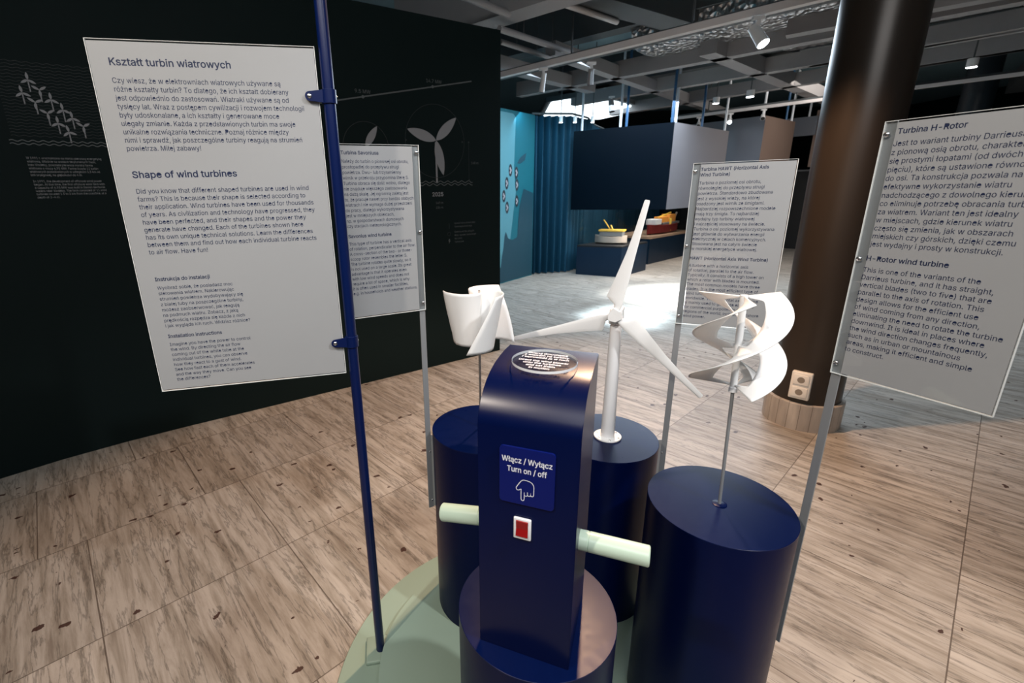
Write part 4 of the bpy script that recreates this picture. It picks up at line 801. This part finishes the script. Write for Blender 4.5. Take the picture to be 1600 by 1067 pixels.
cpoly('dark_silhouette', [(-.6, .02), (-.3, .2), (-.021, .3), (.02, .5), (.059, .62), (.10, .85), (.14, .926), (.22, .80), (.356, .759), (.45, .78), (.532, .802), (.56, 1.1), (.607, 1.38), (.733, 1.662), (.99, 1.602), (1.08, 1.58), (1.08, .02)], M['cyan_dark'], .005)
cpoly('dark_bird_shape', [(.5, 2.102), (.56, 2.17), (.627, 2.215), (.70, 2.25), (.802, 2.29), (.761, 2.165), (.68, 2.13), (.587, 2.094)], M['cyan_dark'], .005)
for x, z in ((.276, 1.977), (.16, 1.76), (.069, 1.543), (.175, 1.346), (.474, 1.94), (.496, 1.732), (.497, 1.449)):
    bm = bmesh.new(); poly(bm, [(x + .055 * math.cos(2 * PI * i / 24), z + .105 * math.sin(2 * PI * i / 24)) for i in range(24)], CF(.006)); o = obj('oval_badge', bm, M['oval_dark'], wb)
    bm = bmesh.new()
    for dx, dz, rr in ((-.012, .03, .02), (.012, 0, .022), (-.010, -.035, .018)): poly(bm, [(x + dx + rr * math.cos(2 * PI * i / 10), z + dz + 1.3 * rr * math.sin(2 * PI * i / 10)) for i in range(10)], CF(.008))
    obj('badge_mark', bm, M['oval_mark'], o)
# pleated curtain
path = [(1.52, 9.40), (2.3, 9.55), (2.75, 10.1), (3.2, 11.2), (3.9, 12.4), (4.9, 13.6), (6.4, 14.9)]
bm = bmesh.new(); pts = []
tot = 0; P = [Vector(p) for p in path]
for a, b in zip(P, P[1:]):
    n = max(2, int((b - a).length / .018)); t = (b - a).normalized(); nn = Vector((-t.y, t.x))
    for i in range(n):
        s = tot + (b - a).length * i / n; pts.append((a.lerp(b, i / n), nn, s))
    tot += (b - a).length
rng = random.Random(3); ph = 0; prev = None; grid = []
for p, nn, s in pts:
    ph = 2 * PI * s / .135 + .9 * math.sin(s * 3.1) + .6 * math.sin(s * 7.3)
    amp = .062 + .016 * math.sin(s * 5)
    row = []
    for j, z in enumerate((.02, .7, 1.5, 2.3, 2.95)):
        k = (1.15, 1.05, 1.0, .95, .8)[j]; pp = p + nn * (amp * k * math.sin(ph + .12 * j)); row.append(bm.verts.new((pp.x, pp.y, z)))
    grid.append(row)
for A, B in zip(grid, grid[1:]):
    for j in range(4): bm.faces.new((A[j], B[j], B[j + 1], A[j + 1]))
tag(obj('curtain', bm, M['curtain'], None, True, 80), 'tall pleated teal blue curtain at the far left of the hall', 'curtain')
bm = bmesh.new(); pr = [(x, y) for x, y in path]
for a, b in zip(pr, pr[1:]): tube(bm, (*a, 2.99), (*b, 2.99), .02, None, 10)
tag(obj('curtain_rail', bm, M['beam_dark']), 'thin dark curtain rail above the teal curtain', 'curtain rail')

# ------------------------------------------------------------------ far hall: hanging fascia boxes with rods
def fascia(label, faces, z0, z1, rods, ztop=3.95, th=.06):
    """faces: list of (p, q, material) standing boards of one hanging box"""
    t = thing('hanging_fascia', label, 'hanging panel', (*faces[0][0], z0), 0)
    ox, oy = faces[0][0]
    for p, q, m in faces:
        p, q = Vector(p), Vector(q); d = (q - p).normalized(); n = Vector((-d.y, d.x)) * th
        bm = bmesh.new(); prism(bm, [(v.x - ox, v.y - oy) for v in (p, q, q + n, p + n)], 0, z1 - z0); obj('board', bm, m, t)
    for x, y, m in rods:
        bm = bmesh.new(); tube(bm, (x - ox, y - oy, z1 - z0 - .05), (x - ox, y - oy, ztop - z0), .022, None, 12); obj('suspension_rod', bm, m, t, True)
    return t
cable = mat('rod_white', (0.7, 0.76, 0.82), 0.3, 0.1); cable_b = mat('rod_blue', (0.02, 0.09, 0.20), 0.3)
fascia('large dark navy hanging fascia with a grey right side above the ship display', [((2.30, 9.36), (3.75, 8.43), M['fascia']), ((3.75, 8.43), (5.535, 9.966), M['fascia_grey'])], 1.25, 2.66,
       [(2.44, 9.33, cable), (3.03, 8.98, cable), (3.12, 8.93, cable_b), (3.74, 8.51, cable_b), (3.82, 8.56, cable), (4.62, 9.25, cable_b), (5.43, 9.95, cable)])
fascia('slate and brown hanging fascia behind the HAWT sign', [((4.6, 11.5), (6.089, 9.756), M['fascia_slate']), ((6.089, 9.756), (7.40, 10.80), M['fascia_brown'])], 1.6, 2.9,
       [(6.09, 9.83, cable), (7.0, 10.52, cable_b), (7.28, 10.76, cable)])
fascia('furthest hanging fascia of slate and tan beside the brown column', [((7.1, 12.6), (8.244, 11.315), M['fascia_slate'])], 2.68, 3.08, [(8.15, 11.47, cable)])
fascia('tan hanging fascia furthest back beside the brown column', [((8.30, 11.35), (9.6, 12.3), M['fascia_brown'])], 2.0, 3.2, [(8.6, 11.6, cable)])
bk = thing('dark_showcase', 'tall black showcase seen between the HAWT sign and the column', 'showcase', (8.605, 12.811, 0))
bm = bmesh.new(); prism(bm, [(-1.6, 1.9), (.55, -.78), (2.2, .5), (0, 3.2)], 0, 1.93); obj('cabinet', bm, M['black'], bk)
bm = bmesh.new(); prism(bm, [(-1.62, 1.9), (.55, -.83), (2.25, .5), (0, 3.25)], 1.93, 1.97); obj('top_edge', bm, M['fascia_grey'], bk)
tag(obj('wall_far', one(box, (-9, 17, 0), (16, 17.15, 4.1)), M['wall']), kind='structure')
tag(obj('wall_right', one(box, (15.5, -4, 0), (15.65, 17, 4.1)), M['wall']), kind='structure')

# ------------------------------------------------------------------ far hall: ship models
def case(label, pts, h, top_m, top_h, glass_h, inset=.05):
    t = thing('display_case', label, 'display case', (*pts[0], 0)); ox, oy = pts[0]; P = [(x - ox, y - oy) for x, y in pts]
    bm = bmesh.new(); prism(bm, P, 0, h - top_h); obj('plinth', bm, M['plinth'], t)
    bm = bmesh.new(); prism(bm, P, h - top_h, h); obj('top_board', bm, top_m, t)
    cx = sum(p[0] for p in P) / len(P); cy = sum(p[1] for p in P) / len(P); Q = [(cx + (x - cx) * (1 - inset), cy + (y - cy) * (1 - inset)) for x, y in P]
    bm = bmesh.new(); a = [bm.verts.new((x, y, h + .002)) for x, y in Q]; b = [bm.verts.new((x, y, h + glass_h)) for x, y in Q]
    for i in range(len(Q)): bm.faces.new((a[i], a[(i + 1) % len(Q)], b[(i + 1) % len(Q)], b[i]))
    obj('glass_cover', bm, M['glass'], t)
    return t
case('navy display case holding the yellow and beige ship model', [(2.44, 9.27), (3.16, 8.80), (3.95, 9.55), (3.2, 10.0)], .58, M['black'], .03, .62)
case('long navy display case with a wooden edge under the red ship model', [(4.30, 10.30), (5.9, 11.72), (5.2, 12.5), (3.75, 11.1)], .60, M['wood'], .05, .62)
def ship(label, loc, rz, L_, W_, hull_m, parts):
    t = thing('ship_model', label, 'ship model', loc, rz)
    bm = bmesh.new(); rings = []
    for i in range(13):
        u = i / 12; x = (u - .5) * L_; k = max(.12, (1 - abs(2 * u - 1) ** 3.5)); wd = W_ * k / 2; sh = .03 * (2 * u - 1) ** 2
        rings.append([bm.verts.new(p) for p in ((x, -wd, parts['h'] + sh), (x, -wd * .9, .03), (x, 0, 0), (x, wd * .9, .03), (x, wd, parts['h'] + sh))])
    for A, B in zip(rings, rings[1:]):
        for j in range(4): bm.faces.new((A[j], B[j], B[j + 1], A[j + 1]))
        bm.faces.new((A[4], B[4], B[0], A[0]))
    bm.faces.new(rings[0]); bm.faces.new(rings[-1][::-1])
    obj('hull', bm, hull_m, t, True, 35)
    for nm, lo, hi, m in parts['boxes']: obj(nm, rbox(lo, hi, .006, 1), m, t)
    for nm, a, b, r, m in parts['tubes']: obj(nm, one(tube, a, b, r, None, 10), m, t)
    return t
ship('beige-hulled ship model with a yellow deck and crane arm in the nearer case', (3.13, 9.37, .5805), R_(-33), .62, .30, M['hull_beige'], dict(h=.14,
     boxes=[('deckhouse', (-.2, -.11, .15), (.24, .11, .24), M['model_grey']), ('yellow_deck', (-.22, -.12, .24), (.26, .12, .275), M['yellow'])],
     tubes=[('crane_arm', (-.02, 0, .27), (-.16, .0, .46), .012, M['yellow']), ('mast', (.03, 0, .27), (-.02, 0, .36), .015, M['yellow'])]))
ship('dark red ship model with orange and yellow deck gear in the further case', (4.95, 11.2, .6005), R_(42), 1.5, .34, M['model_red'], dict(h=.2,
     boxes=[('white_bridge', (-.62, -.12, .22), (-.34, .12, .34), M['white']), ('deck_grid', (-.25, -.12, .2), (.6, .12, .25), M['model_grey']), ('orange_block', (-.28, -.1, .25), (.02, .1, .38), M['orange']), ('orange_block', (.1, -.1, .25), (.42, .1, .42), M['orange'])],
     tubes=[('yellow_post', (.08, -.13, .05), (.08, -.13, .34), .03, M['yellow']), ('yellow_boom', (-.3, 0, .36), (.35, 0, .45), .02, M['yellow']), ('crane_leg', (.5, 0, .2), (.68, 0, .44), .02, M['hull_beige'])]))

# ------------------------------------------------------------------ ceiling: beams, tracks, pipes, duct, lamps
def ext(a, b, s0, s1):
    a, b = Vector(a), Vector(b); d = (b - a).normalized(); return a - d * s0, b + d * s1
TR = [0]
def beam(a, b, z, wd, h, m, s0=0, s1=0):
    TR[0] += 1; a, b = ext(a, b, s0, s1); d = (b - a).normalized(); n = Vector((-d.y, d.x)) * wd / 2
    bm = bmesh.new(); prism(bm, [tuple(a + n), tuple(b + n), tuple(b - n), tuple(a - n)], z, z + h)
    return tag(obj('trim_%d' % TR[0], bm, m), kind='structure')
beam((.3807, 5.6963), (1.1408, 5.0278), 3.3, .30, .8, M['beam'], 1.2, 3)
beam((1.8099, 8.4644), (4.4321, 6.0527), 3.2, .16, .22, M['beam'], .8, 3)
beam((3.8335, 8.6095), (5.2525, 7.1953), 3.2, .16, .2, M['beam'], 2.0, 3)
beam((5.2124, 9.4818), (6.1354, 8.3602), 3.2, .16, .2, M['beam'], 2.5, 3)
beam((1.2276, 5.405), (2.5649, 6.2603), 3.45, .34, .65, M['beam_dark'], .2, 3)
beam((1.6698, 6.9121), (3.3128, 8.6461), 3.2, .14, .16, M['beam'], .6, 5)
beam((1.0753, 7.4764), (2.002, 8.3908), 3.2, .16, .16, M['beam'], 1.5, .6)
beam((3.5554, 6.8445), (6.8513, 9.6942), 3.2, .2, .2, M['beam'], .4, 4)
beam((4.7582, 5.2219), (5.2132, 4.8712), 3.2, .16, .2, M['beam'], 1.2, 3)
beam((5.9018, 6.4671), (6.4007, 5.8796), 3.2, .16, .2, M['beam'], 1.2, 3)
beam((6.8233, 7.4841), (7.4387, 6.7611), 3.2, .16, .2, M['beam'], 1.2, 3)
beam((5.6, 4.2), (9.5, 8.3), 3.3, .25, .3, M['beam_dark'], 0, 3)
for k, (a, b, hh) in enumerate((((-.5, 9.5), (3.5, 5.9), 3.6), ((2.4, 11.0), (7.0, 6.9), 3.6), ((0.3, 7.4), (4.4, 3.6), 3.75))): beam(a, b, hh, .25, .5, M['beam_dark'], 0, 2)
def track(label, a, b, z, s0=0, s1=0, wd=.055, h=.05, m=None):
    a, b = ext(a, b, s0, s1); mid = (a + b) / 2; d = (b - a); L_ = d.length / 2
    t = thing('track_rail', label, 'track rail', (mid.x, mid.y, z), math.atan2(d.y, d.x))
    obj('rail', one(box, (-L_, -wd / 2, 0), (L_, wd / 2, h)), m or M['rail'], t)
    obj('cable_tray', one(box, (-L_, wd / 2 + .01, h * .4), (L_, wd / 2 + .16, h * .4 + .07)), M['beam_dark'], t)
    for i in range(5):
        x = -L_ + (i + .5) * L_ * 2 / 5; obj('hanger', one(box, (x - .008, -.008, h), (x + .008, .008, 4.1 - z)), M['beam_dark'], t)
    return t
track('long white lighting track crossing the ceiling with the lit spotlight', (.6577, 6.6122), (3.0026, 4.2748), 3.0, .9, 2.2, .075, .06)
track('further white lighting track with small lamps above the hanging fascias', (4.9426, 10.6228), (7.75, 7.65), 3.0, .3, 3)
def pipe(label, a, b, z, r, m=None, s0=0, s1=0, drop=None):
    a, b = ext(a, b, s0, s1); t = thing('ceiling_pipe', label, 'pipe', (a.x, a.y, z)); d = b - a
    obj('tube', one(tube, (0, 0, 0), (d.x, d.y, 0), r, None, 14), m or M['beam'], t, True)
    for u in (.3, .7): obj('hanger_wire', one(tube, (d.x * u, d.y * u, 0), (d.x * u, d.y * u, 4.1 - z), .005, None, 6), M['beam_dark'], t)
    return t
pipe('upper grey ceiling pipe near the top corner of the dark wall', (.5258, 5.4307), (1.4874, 6.3438), 3.2, .032)
pipe('lower grey ceiling pipe just below and behind the upper one', (.5809, 5.8506), (1.2732, 6.5438), 3.2, .028)
pipe('short brown-lit ceiling pipe at the top edge beyond the dark wall', (.2457, 4.9696), (.6126, 5.344), 3.3, .035, None, .5, 0)
pipe('pale ceiling pipe beside the broad dark beam', (1.02, 5.35), (1.92, 6.05), 3.42, .03, M['rail'])
def duct(label, a, b, z, wd, h, s0=0, s1=0):
    a, b = ext(a, b, s0, s1); d = b - a; L_ = d.length; t = tag(None or bpy.data.objects.new('tmp', None)) if False else None
    bm = bmesh.new(); n = int(L_ / .06); rng = random.Random(5); g = []
    for i in range(n + 1):
        ring = []
        for k in range(20):
            a_ = 2 * PI * k / 20; sx_ = math.copysign(abs(math.cos(a_)) ** .5, math.cos(a_)); sz_ = math.copysign(abs(math.sin(a_)) ** .5, math.sin(a_)); j = 1 + rng.uniform(-.05, .05)
            ring.append(bm.verts.new((L_ * i / n, sx_ * wd / 2 * j, sz_ * h / 2 * j)))
        g.append(ring)
    for A, B in zip(g, g[1:]):
        for k in range(20): bm.faces.new((A[k], A[(k + 1) % 20], B[(k + 1) % 20], B[k]))
    bm.faces.new(g[0][::-1]); bm.faces.new(g[-1])
    o = obj('foil_duct', bm, M['foil'], None, True, 60); o.location = (a.x, a.y, z + h / 2); o.rotation_euler = (0, 0, math.atan2(d.y, d.x))
    return tag(o, label, 'duct')
duct('broad silver foil-wrapped duct under the ceiling left of the column', (2.70, 7.20), (4.1, 5.78), 3.36, .9, .5, 0, 2.5)
duct('slim silver foil duct at the back near the column top', (4.6, 7.7), (5.6, 6.7), 3.45, .4, .3, 0, 2.5)

def lamp(label, loc, direction, lit, r=.042, L_=.15, m=None, group=None):
    t = thing('spotlight', label, 'spotlight', loc, 0, group)
    d = Vector(direction).normalized()
    obj('bracket', one(box, (-.014, -.014, .02), (.014, .014, .12)), M['lamp_white'], t)
    obj('adapter', one(box, (-.05, -.018, .10), (.05, .018, .125)), M['lamp_white'], t)
    a = -d * L_ * .35; b = d * L_ * .65
    c = obj('can', one(tube, a, b, r * .82, r, 24), m or M['lamp_white'], t, True)
    obj('lens', one(tube, b + d * .0005, b + d * .003, r * .88, None, 24), M['lamp_glow'] if lit else M['black'], t)
    return t
lamp('white spotlight with its lens lit on the long track', (2.657, 4.56, 2.86), (.25, -.55, -.8), True, .05, .19)
lamp('white cylinder spotlight hanging left of the curtain top', (1.11, 6.10, 2.86), (-.12, .1, -1), False, .032, .2)
lamp('grey cylinder spotlight right of the white one on the long track', (1.60, 5.85, 2.85), (.0, .1, -1), False, .036, .16, M['beam'])
lamp('small grey camera-like spotlight under the bright ceiling panel', (2.85, 9.0, 3.05), (.1, -.2, -1), False, .055, .2, M['beam'])
for k, (x, y) in enumerate(((5.15, 10.45), (5.55, 10.02), (5.95, 9.62))): lamp(('small lit spotlight at the left end of the further track', 'small lit spotlight in the middle of the further track', 'small lit spotlight nearest the column on the further track')[k], (x, y, 2.87), (-.4, -.7, -.6), k == 1, .04, .12)
def downlight(label, loc, r=.05):
    t = thing('downlight', label, 'lamp', loc); obj('housing', one(tube, (0, 0, .0), (0, 0, .1), r * 1.1, None, 20), M['lamp_white'], t, True); obj('stem', one(tube, (0, 0, .1), (0, 0, 4.1 - loc[2]), .008, None, 8), M['beam_dark'], t, True)
    obj('lens', one(tube, (0, 0, -.004), (0, 0, -.0005), r, None, 20), M['lamp_glow'], t); return t
downlight('small glowing round lamp seen left of the thin white rod', (4.75, 9.1, 3.03), .05)
downlight('glowing round lamp right beside a thin white rod', (5.05, 8.6, 3.04), .055)
downlight('small glowing round lamp just right of the column top', (6.6, 6.55, 2.97), .05)
# luminous ceiling panel
lp = thing('ceiling_light_panel', 'bright white luminous ceiling panel above the curtain', 'ceiling light', (2.8, 10.6, 3.3))
bm = bmesh.new(); prism(bm, [(-.75, -.27), (-.06, -.89), (1.53, .82), (.93, 2.1), (-.56, 1.57)], 0, .03); obj('diffuser', bm, M['sky_glow'], lp)
bm = bmesh.new(); prism(bm, [(-.85, -.25), (-.06, -1.0), (1.66, .82), (.98, 2.25), (-.66, 1.67)], .03, .12); obj('frame', bm, M['beam_dark'], lp)
for k, (x, y) in enumerate(((2.02, 9.22), (2.28, 9.24), (2.62, 9.30))): downlight(('round lamp leftmost above the curtain top', 'middle round lamp above the curtain top', 'round lamp nearest the fascia above the curtain top')[k], (x, y, 2.80), .03)
# second column far right
c2 = thing('round_column', 'dark round column far away at the right edge above the H-Rotor sign', 'column', (8.9, 8.6, 0)); obj('shaft', one(lathe, [(.21, 0), (.21, 4.1)], 48), M['beam_navy'], c2, True)
